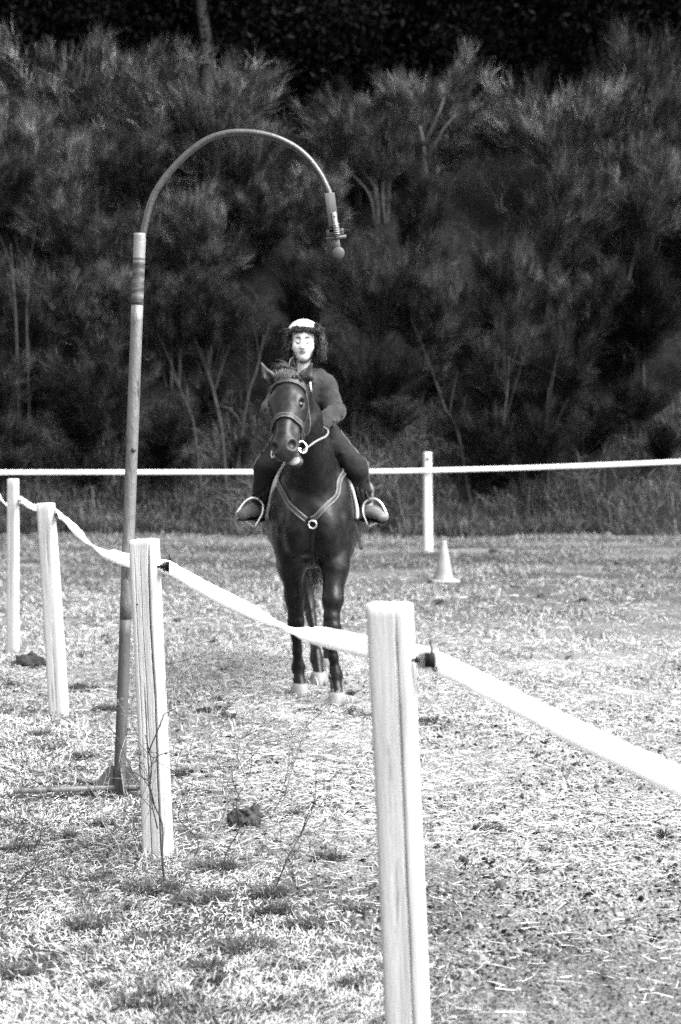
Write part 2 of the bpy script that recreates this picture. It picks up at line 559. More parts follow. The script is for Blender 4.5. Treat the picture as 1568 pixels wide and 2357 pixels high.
V, F, m = ribbons(np.stack([x, y, ground_z(x, y) - .003 + .014 * RNG.random(n)], 1), flow + RNG.normal(0, .9, n), ln, wd, up, -R(95) * RNG.random(n), 2, RNG.normal(0, .7, n))
tv = tones(n, .19, .52, .20) * (.36 + .58 * np.clip((fbm(x * 9, y * 7.5, 0, 3, 67) - .27) * 4.6, 0, 1))
o = obj('dry_grass', (V, F), m_grass, smooth=False, tone=np.repeat(tv, m))
tag(o, 'pale matted dry grass covering the ground left of the fence', 'grass', kind='stuff')

# short thin grass over the arena and the far part of the field
x, y = scatter(180000, 7.0, 28.3, .62, 1.6)
keep = RNG.random(len(x)) < np.clip((fbm(x * 1.1, y * 1.0, 0, 4, 71) - .36) * 5, .04, 1) * np.clip((y - 8) / 5, .08, 1)
x, y = x[keep], y[keep]; n = len(x)
ln = (.03 + .05 * RNG.random(n)) * (1 + .02 * (y - 7)); wd = (.003 + .004 * RNG.random(n)) * (1 + .07 * (y - 7))
V, F, m = ribbons(np.stack([x, y, ground_z(x, y)], 1), RNG.random(n) * 6.3, ln, wd, R(10) + R(60) * RNG.random(n), -R(60) * RNG.random(n), 2, RNG.normal(0, .7, n))
fy = np.clip((y - 15) / 7, 0, 1)
tv = tones(n, .12, .38, .28) * (1 - .48 * fy) * (.6 + .8 * fbm(x * .6, y * 1.3, 0, 3, 73))
o = obj('short_grass', (V, F), m_grass, smooth=False, tone=np.repeat(tv, m))
tag(o, 'short sparse grass across the arena and far field', 'grass', kind='stuff')

# straw: flat pale stalks lying on the soil
x, y = scatter(200000, 4.6, 20, .8, 1.2)
sa, sl = soil_amount(x, y), straw_amount(x, y)
nearby = np.clip((9 - y) / 4, 0, 1)
clump = np.clip((fbm(x * 1.9, y * 1.3, 0, 4, 79) - .40) * 5, .03, 1)
keep = RNG.random(len(x)) < (.10 + .9 * sa) * np.clip((.15 - .10 * nearby) * clump + .8 * sl * (.25 + clump) * (1 - .6 * nearby), 0, 1)
x, y = x[keep], y[keep]; n = len(x)
ln = .02 + .10 * RNG.random(n) ** 2.4; wd = (.0016 + .0024 * RNG.random(n) ** 2) * (1 + .10 * np.maximum(y - 6, 0))
V, F, m = ribbons(np.stack([x, y, ground_z(x, y) + .004 + .018 * RNG.random(n)], 1), RNG.normal(0, .8, n) + math.pi * (RNG.random(n) < .5), ln, wd, RNG.normal(.06, .16, n), RNG.normal(-.1, .25, n), 2, RNG.normal(0, .4, n))
o = obj('straw', (V, F), m_straw, smooth=False, tone=np.repeat(tones(n, .17, .40), m))
tag(o, 'pale straw strewn over the trodden arena soil', 'straw', kind='stuff')

# crumbs and clods of dry soil
ico = bpy.data.meshes.new('t'); import bmesh
bm = bmesh.new(); bmesh.ops.create_cone(bm, segments=4, radius1=1, radius2=.45, depth=1.3, cap_ends=True, cap_tris=True); bmesh.ops.triangulate(bm, faces=bm.faces[:]); bm.verts.ensure_lookup_table()
IV = np.array([v.co[:] for v in bm.verts]); IF = np.array([[v.index for v in f.verts] for f in bm.faces]); bm.free(); bpy.data.meshes.remove(ico)
x, y = scatter(46000, 4.6, 12, .9, .9)
keep = (RNG.random(len(x)) < soil_amount(x, y)) & (RNG.random(len(x)) < np.clip((fbm(x * 1.8, y * 1.8, 0, 3, 83) - .36) * 5, .15, 1))
x, y = x[keep], y[keep]; n = len(x)
sz = .003 + .004 * RNG.random(n) + .011 * RNG.random(n) ** 8
jit = 1 + .35 * RNG.normal(0, 1, (n, len(IV), 1)).clip(-1.5, 1.5) * .6
sc = np.stack([sz * (1 + .6 * RNG.random(n)), sz * (1 + .6 * RNG.random(n)), sz * (.6 + .4 * RNG.random(n))], 1)
V = (IV[None] * jit * sc[:, None, :] + np.stack([x, y, ground_z(x, y) + .002], 1)[:, None, :]).reshape(-1, 3)
ang_ = RNG.random(n) * 6.28
F = (IF[None] + np.arange(n)[:, None, None] * len(IV)).reshape(-1, 3)
o = obj('soil_crumbs', (V, F), m_crumb, smooth=False, tone=np.repeat(.006 + .17 * RNG.random(n) ** 1.8, len(IV)))
tag(o, 'small crumbs of dry soil scattered on the arena', 'soil', kind='stuff')

# dark green tufts dotted over the pale turf
def tufts(cx, cy, rad, k):
    a = RNG.random(k) * 6.28; r = rad * np.sqrt(RNG.random(k))
    return cx + r * np.cos(a), cy + r * np.sin(a) * .8, a
TX, TY, TA, TL = [], [], [], []
spots_ = [(60, 1530, .14), (190, 1590, .10), (240, 1640, .06), (350, 2055, .09), (470, 2085, .10), (560, 2200, .09), (330, 2330, .07), (620, 2075, .06), (210, 2140, .08), (700, 2150, .06), (90, 1700, .06), (760, 1990, .06), (30, 2250, .07), (500, 2010, .07), (420, 1790, .05)]
for (px_, py_, rd) in spots_:
    D_ = CAMH * FPX / (py_ - HZ); p_ = at(px_, py_, D_); TX.append(p_[0]); TY.append(D_); TL.append(rd)
xr, yr = scatter(150, 4.8, 20, .8, .8)
kp_ = RNG.random(len(xr)) > .75 * soil_amount(xr, yr)
for a_, b_ in zip(xr[kp_], yr[kp_]): TX.append(a_); TY.append(b_); TL.append(.012 + .045 * RNG.random() ** 2.5)
xs_, ys_, hs_ = [], [], []
for a_, b_, c_ in zip(TX, TY, TL):
    q = tufts(a_, b_, c_, int(60 + 5200 * c_)); xs_.append(q[0]); ys_.append(q[1]); hs_.append(q[2])
x, y, hh_ = np.concatenate(xs_), np.concatenate(ys_), np.concatenate(hs_); n = len(x)
V, F, m = ribbons(np.stack([x, y, ground_z(x, y)], 1), hh_ + RNG.normal(0, .6, n), .025 + .035 * RNG.random(n), .0028 + .003 * RNG.random(n), R(25) + R(55) * RNG.random(n), -R(60) * RNG.random(n), 2, RNG.normal(0, .6, n))
o = obj('dark_tufts', (V, F), m_grass, smooth=False, tone=np.repeat(tones(n, .015, .09), m))
tag(o, 'small dark tufts of grass dotted over the pale turf', 'grass', kind='stuff')

# blades and straw pressed up against the hooves and the feet of the posts
cs = [(at(q[0], q[1], q[2])[:2], q[3]) for q in ((365, 1965, 7.0, .06), (137, 1650, 10.3, .055), (30, 1508, 13.1, .05), (985, 1272, 23.8, .07))]
cs += [(np.array((-.17 + a_, 11.0 + b_)), .065) for a_, b_ in ((.149, -.21), (-.08, .165), (.03, .605), (.088, 1.31))]
xs_, ys_ = [], []
for c_, r_ in cs:
    a_ = RNG.random(170) * 6.28; q = r_ * (1 + .9 * RNG.random(170) ** 2); xs_.append(c_[0] + q * np.cos(a_)); ys_.append(c_[1] + q * np.sin(a_))
x, y = np.concatenate(xs_), np.concatenate(ys_); n = len(x)
V, F, m = ribbons(np.stack([x, y, ground_z(x, y) - .004], 1), RNG.random(n) * 6.3, .03 + .05 * RNG.random(n), .003 + .004 * RNG.random(n), R(30) + R(50) * RNG.random(n), -R(60) * RNG.random(n), 3, RNG.normal(0, .6, n))
o = obj('edge_grass', (V, F), m_grass, smooth=False, tone=np.repeat(tones(n, .12, .45, .3), m))
tag(o, 'wisps of dry grass round the hooves and the feet of the posts', 'grass', kind='stuff')

# dead brushwood and bramble litter between the shrubs, up the whole slope
n = 46000
x = (RNG.random(n) * 2 - 1) * 10; y = 28.5 + 12 * RNG.random(n)
V, F, m = ribbons(np.stack([x, y, hill_z(x, y) - .03], 1), RNG.random(n) * 6.3, .2 + .55 * RNG.random(n) ** 1.5, .006 + .008 * RNG.random(n), R(15) + R(70) * RNG.random(n), -R(70) * RNG.random(n), 2, RNG.normal(0, .7, n))
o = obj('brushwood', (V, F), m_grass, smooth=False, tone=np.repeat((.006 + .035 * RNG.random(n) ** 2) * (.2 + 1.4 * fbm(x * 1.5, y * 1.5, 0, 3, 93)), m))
tag(o, 'dark tangle of dead brushwood covering the slope between the shrubs', 'brushwood', kind='stuff')

# dark rank growth on the foot of the slope, behind the far tape
n = 60000
x = (RNG.random(n) * 2 - 1) * 9.5; y = hill_edge(x) - .25 + 3.2 * RNG.random(n) ** 1.3
k = RNG.random(n) < np.clip((fbm(x * 1.4, y * 1.4, 0, 3, 89) - .3) * 4, .1, 1); x, y = x[k], y[k]; n = len(x)
V, F, m = ribbons(np.stack([x, y, np.maximum(hill_z(x, y), ground_z(x, y))], 1), RNG.random(n) * 6.3, .10 + (.1 + .75 * fbm(x * .9, y * .5, 0, 3, 95)) * RNG.random(n) ** 1.3, .010 + .012 * RNG.random(n), R(35) + R(50) * RNG.random(n), -R(110) * RNG.random(n), 2, RNG.normal(0, .7, n))
o = obj('undergrowth', (V, F), m_grass, smooth=False, tone=np.repeat((.02 + .085 * RNG.random(n)) * (.3 + fbm(x * .9, y * .9, 0, 3, 91)), m))
tag(o, 'dark tangled undergrowth along the foot of the slope', 'undergrowth', kind='stuff')
# ------------------------------------------------------------------ shrubs and trees on the slope
m_twig = mat('broom_twigs', .75, 1.25, scale=1.6, rough=.9, tone=True, spec=.05, vary=True)
m_stem = mat('shrub_bark', .02, .045, scale=9, stretch=(1, 1, .3), rough=.9, spec=.15)
m_bark = mat('pale_bark', .03, .07, scale=6, stretch=(1, 1, .35), rough=.9, bump=.4, spec=.15)
m_dbark = mat('dark_bark', .008, .02, scale=6, rough=.95, spec=.1)
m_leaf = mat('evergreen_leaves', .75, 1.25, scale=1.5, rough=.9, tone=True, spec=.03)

def shrub_mesh(seed, h=3.0, spread=1.25, bare=.3, ntw=9000, upright=.6):
    """a broom-like shrub: bare leaning stems that fork, then dense plumes of fine twigs"""
    rg = np.random.default_rng(seed)
    stems, tips = [], []
    for i in range(rg.integers(6, 9)):
        a = rg.random() * 6.28; r = spread * (.25 + .75 * rg.random())
        hh = h * (.55 + .3 * rg.random()) * (1 - .18 * r / spread)
        end = np.array((math.cos(a) * r * .8, math.sin(a) * r * .8, hh))
        P = spline([(.12 * math.cos(a), .12 * math.sin(a), -.15), end * (.22, .22, .35) + rg.normal(0, .06, 3), end * (.62, .62, .7) + rg.normal(0, .09, 3), end], 5)
        stems.append(tube(P, np.linspace(.030, .008, len(P)) * (.7 + .6 * rg.random()), 5))
        for j in range(rg.integers(9, 13)):
            t = bare + (1 - bare) * rg.random(); q = P[min(int(t * (len(P) - 1)), len(P) - 1)]
            a2 = a + rg.normal(0, 1.2); l2 = h * (.16 + .20 * rg.random()); el = R(25 + 55 * rg.random())
            e2 = q + l2 * np.array((math.cos(a2) * math.cos(el), math.sin(a2) * math.cos(el), math.sin(el)))
            m_ = (q + e2) / 2 + rg.normal(0, .05, 3) - np.array((0, 0, .04))
            P2 = spline([q, m_, e2], 4)
            stems.append(tube(P2, np.linspace(.010, .004, len(P2)), 4))
            for s in range(len(P2)): tips.append((P2[s], a2, t, s / len(P2)))
    tp = rg.integers(0, len(tips), ntw)
    B = np.array([tips[i][0] for i in tp]); A = np.array([tips[i][1] for i in tp])
    B = B + rg.normal(0, .05, B.shape)
    clump = np.array([np.random.default_rng(int(i) + seed * 999).random() for i in range(len(tips))])[tp]
    rad = B - np.array((0, 0, .30 * h)); rad /= np.linalg.norm(rad, axis=1)[:, None] + 1e-6
    dr_ = rad * .8 + np.array((0, 0, 1.0)) * (.25 + .7 * upright) + rg.normal(0, .46, (ntw, 3)) + np.stack([np.cos(A), np.sin(A), 0 * A], 1) * .3
    dr_ /= np.linalg.norm(dr_, axis=1)[:, None]
    head = np.arctan2(dr_[:, 1], dr_[:, 0]); el = np.arcsin(np.clip(dr_[:, 2], -1, 1))
    L_ = (.14 + .32 * rg.random(ntw)) * h / 3
    V, F, m = ribbons(B, head, L_, .0042 + .0042 * rg.random(ntw), el, rg.normal(.08, .35, ntw), 2, rg.normal(0, .8, ntw))
    tone = np.repeat((.011 + .030 * rg.random(ntw) ** 2) * (.18 + 2.9 * clump ** 2.6), m)
    Vs, Fs = join(stems)
    return (mesh('stems', Vs, Fs, m_stem), mesh('twigs', V, F, m_twig, False, tone))

protos = [shrub_mesh(11, 3.0, 1.3, .30, 26000, .7), shrub_mesh(12, 3.0, 1.5, .25, 26000, .45), shrub_mesh(13, 3.0, 1.1, .42, 25000, .9),
          shrub_mesh(14, 3.0, 1.45, .35, 26000, .3), shrub_mesh(15, 3.0, 1.2, .5, 22000, .6)]

def shrub(k, x_px, top_px, depth, wide=1.0, label=None, group='feathery shrubs of the thicket on the slope', shade=1.0):
    p = at(x_px, top_px, depth)
    gz = float(hill_z(p[0], depth))
    h = max(p[2] - gz, .8)
    o = thing('broom_shrub', (p[0], depth, gz), label or 'grey feathery broom shrub in the thicket on the slope', 'shrub', None if label else group)
    o.scale = (h / 3 * wide, h / 3 * wide, h / 3)
    o.rotation_euler = (random.uniform(-.08, .08), random.uniform(-.1, .1), random.random() * 6.28)
    for nm, me in zip(('stems', 'twigs'), protos[k]):
        c = bpy.data.objects.new(nm, me); COL.objects.link(c); c.parent = o
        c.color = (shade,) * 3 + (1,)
    return o

# singled-out shrubs
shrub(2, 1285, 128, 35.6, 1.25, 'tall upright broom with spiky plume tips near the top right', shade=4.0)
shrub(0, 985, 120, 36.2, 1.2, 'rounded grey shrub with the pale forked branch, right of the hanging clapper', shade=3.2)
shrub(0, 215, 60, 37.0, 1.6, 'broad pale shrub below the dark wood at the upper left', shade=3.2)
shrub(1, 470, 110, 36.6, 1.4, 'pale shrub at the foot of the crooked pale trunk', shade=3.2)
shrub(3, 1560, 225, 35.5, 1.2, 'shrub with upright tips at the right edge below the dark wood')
# the thicket, back rows to front rows
rows = [(36.8, 105, 260, (-120, 850, 1480)), (35.2, 250, 250, (-60, 130, 330, 520, 860, 1440, 1660)),
        (33.3, 400, 235, (-80, 90, 250, 410, 590, 760, 950, 1240, 1390, 1560, 1690)),
        (31.4, 590, 225, (-100, 60, 210, 380, 530, 690, 850, 1010, 1180, 1330, 1490, 1640)),
        (29.9, 790, 210, (-60, 100, 270, 440, 640, 800, 960, 1120, 1290, 1450, 1610)),
        (28.9, 985, 160, (30, 180, 340, 520, 890, 1060, 1230, 1370, 1520, 1660))]
kk = 0
todo = []
rowname = {36.8: 'under the dark wood', 35.2: 'high on the slope', 33.3: 'on the middle slope', 31.4: 'below the middle slope', 29.9: 'low on the slope', 28.9: 'at the foot of the slope'}
for depth, top, step, xs in rows:
    for x_px in xs:
        kk += 1
        sx_ = x_px + random.uniform(-45, 45)
        todo.append(((kk * 3 + int(x_px)) % 5, sx_, top + random.uniform(-95, 75), depth + random.uniform(-.7, .7), random.uniform(.85, 1.4), rowname[depth]))
cells = {}
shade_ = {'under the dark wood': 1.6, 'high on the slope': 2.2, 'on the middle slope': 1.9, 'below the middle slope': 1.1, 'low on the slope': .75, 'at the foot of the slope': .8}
for q in todo:
    x_px = q[1]
    col_ = ('at the left edge' if x_px < 110 else 'left of the bent pole' if x_px < 300 else 'right of the bent pole' if x_px < 520 else 'behind the rider' if x_px < 790 else
            'between rider and far post' if x_px < 960 else 'above the far post' if x_px < 1110 else 'right of the far post' if x_px < 1330 else 'towards the right edge' if x_px < 1520 else 'at the right edge')
    cells.setdefault((q[5], col_), []).append(q)
for (row_, col_), qs in cells.items():
    qs.sort(key=lambda q: q[1])
    for i, q in enumerate(qs):
        extra = '' if len(qs) == 1 else (', the left of two', ', the right of two')[i] if len(qs) == 2 else (', left of three', ', middle of three', ', right of three')[min(i, 2)]
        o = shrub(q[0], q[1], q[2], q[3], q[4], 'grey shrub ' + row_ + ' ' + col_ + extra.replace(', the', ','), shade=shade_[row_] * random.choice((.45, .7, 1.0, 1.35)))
        o['group'] = 'feathery shrubs of the thicket on the slope'

# bare pale stems at the front of the thicket, each a leaning sapling
def sapling(pts, depth, r, label):
    P = np.array([at(x, y, depth + .25 * i) for i, (x, y) in enumerate(pts)])
    P[0, 2] = float(hill_z(P[0, 0], P[0, 1])) - .1
    t = thing('bare_sapling', P[0] + (0, 0, .1), label, 'sapling')
    Q = spline(P, 6)
    tr = obj('trunk', tube(Q, np.linspace(r * .75, r * .2, len(Q)), 7), m_stem2, t)
    for k in range(3):
        q = Q[min(int(len(Q) * (.35 + .2 * k)), len(Q) - 1)]; a = random.choice((-1, 1)) * random.uniform(.1, .7)
        e = q + np.array((math.sin(a) * .6 + (P[-1] - P[0])[0] * .3, random.uniform(.1, .5), .6 + .8 * random.random()))
        obj('branch', tube(spline([q, (q + e) / 2 + (0, 0, .05), e], 4), np.linspace(r * .25, r * .06, 9), 5), m_stem2, t)
m_stem2 = mat('pale_stem_bark', .010, .024, scale=8, rough=.9, spec=.15)
sapling([(1085, 1085), (1055, 1000), (1025, 940), (1005, 880)], 28.2, .035, 'bare pale sapling leaning left behind the far post')
sapling([(470, 1060), (448, 990), (430, 930), (400, 860)], 28.3, .030, 'bare stem leaning left between the pole and the rider')
sapling([(525, 1090), (512, 1000), (500, 930), (480, 850)], 28.3, .040, 'thick pale bare stem left of the horse')
sapling([(535, 990), (570, 920), (592, 850), (608, 770)], 28.6, .028, 'long bare branch leaning right towards the rider')
sapling([(45, 850), (38, 760), (32, 660), (25, 560)], 29.4, .030, 'bare upright stem at the left edge of the thicket')
sapling([(70, 840), (62, 750), (66, 660), (60, 590)], 29.5, .026, 'second bare upright stem in from the left edge')
sapling([(1165, 1060), (1160, 980), (1168, 900), (1172, 820)], 28.6, .032, 'bare upright stem right of the far post')
sapling([(1262, 1100), (1260, 1030), (1258, 960), (1262, 890)], 28.4, .034, 'bare upright stem furthest right in the thicket')
# pale forked branch standing out of the rounded shrub
fb = thing('forked_branch', at(978, 372, 34.4), 'pale bare forked branch sticking out of the rounded shrub', 'branch')
B0, B1, B2 = at(980, 420, 34.5), at(975, 335, 34.4), at(967, 290, 34.4)
obj('stem', tube(spline([B0, at(978, 372, 34.4), B1, B2], 5), np.linspace(.055, .02, 16), 7), m_bark, fb)
obj('branch', tube(spline([B1, at(995, 292, 34.2), at(1012, 255, 34.1), at(1022, 225, 34.1)], 5), np.linspace(.04, .012, 16), 6), m_bark, fb)
obj('branch', tube(spline([at(979, 365, 34.4), at(1005, 325, 34.2), at(1022, 295, 34.1), at(1048, 265, 34.1)], 5), np.linspace(.038, .01, 16), 6), m_bark, fb)

# ---- the dark wood above: evergreen trees whose crowns close over the top of the slope
def crown_mesh(seed, rx, rz, n):
    rg = np.random.default_rng(seed)
    cl = rg.normal(0, 1, (70, 3)); cl /= np.linalg.norm(cl, axis=1)[:, None]; cl *= (.35 + .6 * rg.random((70, 1)) ** .6)
    k = rg.integers(0, 70, n)
    P = (cl[k] + rg.normal(0, .15, (n, 3))) * (rx, rx, rz)
    d1 = rg.normal(0, 1, (n, 3)); d1 /= np.linalg.norm(d1, axis=1)[:, None]
    d2 = np.cross(d1, rg.normal(0, 1, (n, 3))); d2 /= np.linalg.norm(d2, axis=1)[:, None] + 1e-9
    s = (.05 + .05 * rg.random(n))[:, None]
    V = np.stack([P - d1 * s, P + d2 * s * .45, P + d1 * s, P - d2 * s * .45], 1).reshape(-1, 3)
    F = np.arange(4 * n).reshape(-1, 4)
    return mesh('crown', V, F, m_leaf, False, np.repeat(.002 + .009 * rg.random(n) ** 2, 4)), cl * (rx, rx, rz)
crowns = [crown_mesh(31, 2.6, 3.4, 26000), crown_mesh(32, 3.0, 3.0, 26000)]

def wood_tree(k, X, Yd, low, scale, label, group=None, trunk=None, tmat=None):
    gz = float(hill_z(X, Yd)) - .1
    cme, cl = crowns[k]
    t = thing('evergreen_tree', (X, Yd, gz), label, 'tree', group)
    cz = low + 3.0 * scale
    c = bpy.data.objects.new('crown', cme); COL.objects.link(c); c.parent = t
    c.location = (0, 0, cz); c.scale = (scale,) * 3; c.rotation_euler = (0, 0, random.random() * 6.28)
    P = spline(trunk if trunk is not None else [(0, 0, -.2), (.12, .05, low * .5), (-.08, 0, low), (0, 0, cz + 1)], 6)
    base = np.array((X, Yd, gz))
    obj('trunk', tube(P + base, np.linspace(.17, .07, len(P)), 9), tmat or m_dbark, t)
    for j in range(6):
        q = P[int(len(P) * (.55 + .07 * j))]; e = cl[j * 7] * scale * .8 + (0, 0, cz)
        obj('limb', tube(spline([q, (q + e) / 2 + (0, 0, .2), e], 4) + base, np.linspace(.06, .02, 9), 6), tmat or m_dbark, t)
    return t
random.seed(3)
px = at(465, 0, 38.6)
wood_tree(0, at(478, 140, 38.6)[0], 38.6, 4.4, 1.0, 'tree with a crooked pale trunk above the upper left shrubs', None,
          [(.02, 0, -.3), (-.02, 0, 1.2), (.03, 0, 2.1), (-.06, 0, 2.9), (-.13, 0, 3.6), (-.02, 0, 5.0), (0, 0, 7.5)], m_bark)
woods = [(-8.0, 39.5, 1.2, 1.0), (-5.6, 40.3, .6, 1.0), (-1.2, 40.2, .3, 1.05), (.9, 39.6, .5, .95), (3.0, 40.4, .2, 1.05), (5.2, 39.9, .0, 1.0),
                                     (7.6, 39.0, -.2, 1.0), (-10.5, 40.5, 1.0, 1.1), (9.8, 40.0, .2, 1.1), (-7.0, 43.5, .5, 1.2), (-3.4, 43.0, .2, 1.25), (.3, 43.6, 0, 1.25), (4.0, 43.4, 0, 1.25), (7.8, 43.2, 0, 1.2), (-11, 44, 0, 1.2), (11.5, 44, 0, 1.2)]
ordn = {(f, i): w for f in (True, False) for i, w in enumerate(('first', 'second', 'third', 'fourth', 'fifth', 'sixth', 'seventh', 'eighth', 'ninth', 'tenth'))}
for i, (X, Yd, low, s) in enumerate(woods):
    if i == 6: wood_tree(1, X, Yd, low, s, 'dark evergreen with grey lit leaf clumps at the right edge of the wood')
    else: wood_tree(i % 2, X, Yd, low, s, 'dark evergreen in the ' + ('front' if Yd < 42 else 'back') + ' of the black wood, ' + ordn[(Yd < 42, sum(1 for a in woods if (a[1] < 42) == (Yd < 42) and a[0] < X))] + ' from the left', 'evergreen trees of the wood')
# ------------------------------------------------------------------ posts, tape, insulators
m_wood = mat('weathered_wood', .28, .38, scale=9, stretch=(6, 6, .35), rough=.85, bump=.35, bump_scale=60, spots=(7, .61, .13), spec=.2)
m_wood2 = mat('pale_worn_wood', .27, .35, scale=7, stretch=(5, 5, .3), rough=.85, bump=.25, bump_scale=50, spots=(7, .62, .15), spec=.2)
m_plastic = mat('black_plastic', .004, .008, rough=.4, spec=.12)
m_tape = mat('white_tape', .86, .9, scale=200, stretch=(1, 1, 4), rough=.6, bump=.2, bump_scale=350, trans=.45)
m_steel = mat('galvanised_steel', .35, .5, scale=40, rough=.4, metal=.6)

def post_mesh(base, top, w0, w1, d, yaw, cracks, n=96, rows=70, expo=7.0, seed=1, slant=0.0, sink=.25):
    """split-timber post: rounded square section, wandering faces, open drying cracks cut into the section"""
    base, top = np.array(base, float), np.array(top, float)
    rg = np.random.default_rng(seed)
    ax = top - base
    th = np.arange(n) * 2 * math.pi / n
    V = []
    H = np.linalg.norm(ax)
    for i in range(rows + 1):
        s = -sink / H + (1 + sink / H) * i / rows
        c = base + ax * s
        w = (w0 + (w1 - w0) * max(s, 0)) / 2
        r = 1.0 / (np.abs(np.cos(th)) ** expo + np.abs(np.sin(th)) ** expo) ** (1 / expo)
        r = r * (1 + .035 * (noise(np.cos(th) * 1.6 + 5 * seed, np.sin(th) * 1.6, s * 3.2, seed) - .5) * 2 + .007 * (noise(np.cos(th) * 9, np.sin(th) * 9, s * 7 * H, seed + 3) - .5) * 2)
        dep = np.zeros(n)
        for (a0, dp, s0, s1, hw, wob) in cracks:
            a = a0 + wob * (noise(s * 4.0, a0 * 3, 0, seed + 9) - .5) + .12 * wob * (noise(s * 17.0, a0 * 3, 0, seed + 11) - .5)
            k = np.clip(min(s - s0, s1 - s) * 9, 0, 1)
            da = np.abs((th - a + math.pi) % (2 * math.pi) - math.pi)
            dep = np.maximum(dep, dp * k * np.clip(1 - (da / hw) ** 2, 0, 1))
        x = np.cos(th) * (r * w - dep); y = np.sin(th) * (r * w * d - dep)
        cy, sy = math.cos(yaw), math.sin(yaw)
        q = np.stack([x * cy - y * sy, x * sy + y * cy, np.zeros(n)], 1)
        if i == rows:
            q[:, 2] += slant * q[:, 0] + .0035 * (noise(th * 3, 0 * th, 0, seed + 21) - .5)
        V.append(c + q)
    last = V[-1]; cc = last.mean(0)
    for k in (.93, .6, .25): V.append(cc + (last - cc) * k + np.array((0, 0, .003 if k < .95 else 0)) + np.stack([0 * th, 0 * th, .002 * noise(th * 4, k * 9 + 0 * th, 0, seed)], 1))
    m = len(V); V = np.vstack(V); F = []
    for i in range(m - 1):
        for j in range(n):
            k = (j + 1) % n
            F.append((i * n + j, i * n + k, (i + 1) * n + k, (i + 1) * n + j))
    F.append(tuple(range((m - 1) * n, m * n)))
    return V, F

def insulator(post, p, s=1.0):
    """black ring insulator on a screw, sticking out of the right-hand side of the post at p"""
    p = np.array(p, float)
    q = rotm('Y', math.pi / 2) @ np.eye(3)
    ins = obj('insulator', join([lathe(p + np.array((.0, 0, 0)), [(.004, -.03), (.004, .004), (.0075, .005), (.009, .010), (.009, .012), (.005, .014)], 12, q)] ), m_plastic, post)
    for dx, r in ((.015, .016), (.021, .020), (.027, .020)):
        obj('flange', lathe(p + (dx * s, 0, 0), [(r * .9, 0), (r, .0012), (r, .0024), (r * .9, .0036)], 16, q), m_plastic, ins)
    obj('clip', join([box(p + (.042 * s, -.004, .001), (.026, .022, .036), bevel=.003), box(p + (.049 * s, -.004, -.012), (.006, .02, .02), bevel=.002)]), m_plastic, ins)
    hook = spline([p + (.046, -.008, .012), p + (.045, -.012, .030), p + (.041, -.012, .043), p + (.043, -.01, .05)], 5)
    hook2 = spline([p + (.046, -.008, -.014), p + (.052, -.012, -.024), p + (.058, -.012, -.022), p + (.056, -.01, -.014)], 5)
    obj('hook', tube(hook, np.linspace(.0035, .002, len(hook)), 7), m_plastic, ins)
    obj('hook', tube(hook2, .0028, 7), m_plastic, ins)

def fence_post(base_px, top_px, D, w0, w1, yaw, cracks, label, material, seed, slant=0.0, d=.95, dlean=0.0, **kw):
    b = at(base_px[0], base_px[1], D); b[2] = float(ground_z(b[0], b[1]))
    t_ = at(top_px[0], top_px[1], D + dlean)
    t = thing('fence_post', b, label, 'fence post', 'wooden posts of the tape fence')
    obj('shaft', post_mesh(b, t_, w0, w1, d, yaw, cracks, seed=seed, slant=slant, **kw), material, t, True)
    return t

A = -math.pi / 2                                # the face towards the viewer
crk = [(A + .55, .030, -.05, .99, .060, .20), (A - .28, .030, -.05, .55, .060, .30), (A - .05, .010, .3, .97, .03, .2), (A - .52, .008, .2, .98, .03, .15),
       (A + .8, .008, .0, .7, .03, .2)]
p2 = fence_post((365, 1965), (333, 1243), 7.0, .102, .100, R(-14), crk, 'cracked pale wooden post with sharp drying splits, beside the bent pole', m_wood, 3, slant=.06, n=280, rows=90)
insulator(p2, at(366, 1304, 6.98))
obj('nail', lathe(at(316, 1391, 6.945), [(.0035, -.004), (.004, 0), (.002, .002)], 8, rotm('X', math.pi / 2)), m_plastic, p2)
pn = fence_post((944, 2600), (897, 1392), 4.5, .104, .105, R(-12), [(A + .42, .016, -.1, 1.0, .045, .18)],
                'nearest wooden post, blurred and large, in front of the horse', m_wood2, 5, slant=-.02, n=200, rows=60)
insulator(pn, at(951, 1519, 4.47))
p3 = fence_post((137, 1650), (106, 1159), 10.3, .094, .089, R(-16), [(A + .2, .006, .0, .95, .03, .3), (A - .4, .006, -.1, .7, .03, .3)],
                'pale leaning wooden post left of the bent pole', m_wood2, 8, slant=.01, n=56, rows=40)
insulator(p3, at(127, 1184, 10.3))
p4 = fence_post((30, 1508), (31, 1103), 13.1, .077, .070, R(-20), [(A + .1, .005, .0, .9, .04, .3)], 'slim pale wooden post nearest the left edge', m_wood2, 11, n=48, rows=36)
insulator(p4, at(45, 1152, 13.1))
pf = fence_post((985, 1272), (984, 1041), 23.8, .118, .100, R(10), [(A, .006, .0, .9, .05, .3)], 'far wooden post standing alone beyond the traffic cone', m_wood, 14, n=48, rows=36)
obj('knot_hole', lathe(at(985, 1056, 23.74), [(.016, -.02), (.017, 0), (.01, .004)], 12, rotm('X', math.pi / 2)), m_plastic, pf)
obj('staple', box(at(985, 1084, 23.735), (.06, .01, .012), bevel=.002), m_steel, pf)

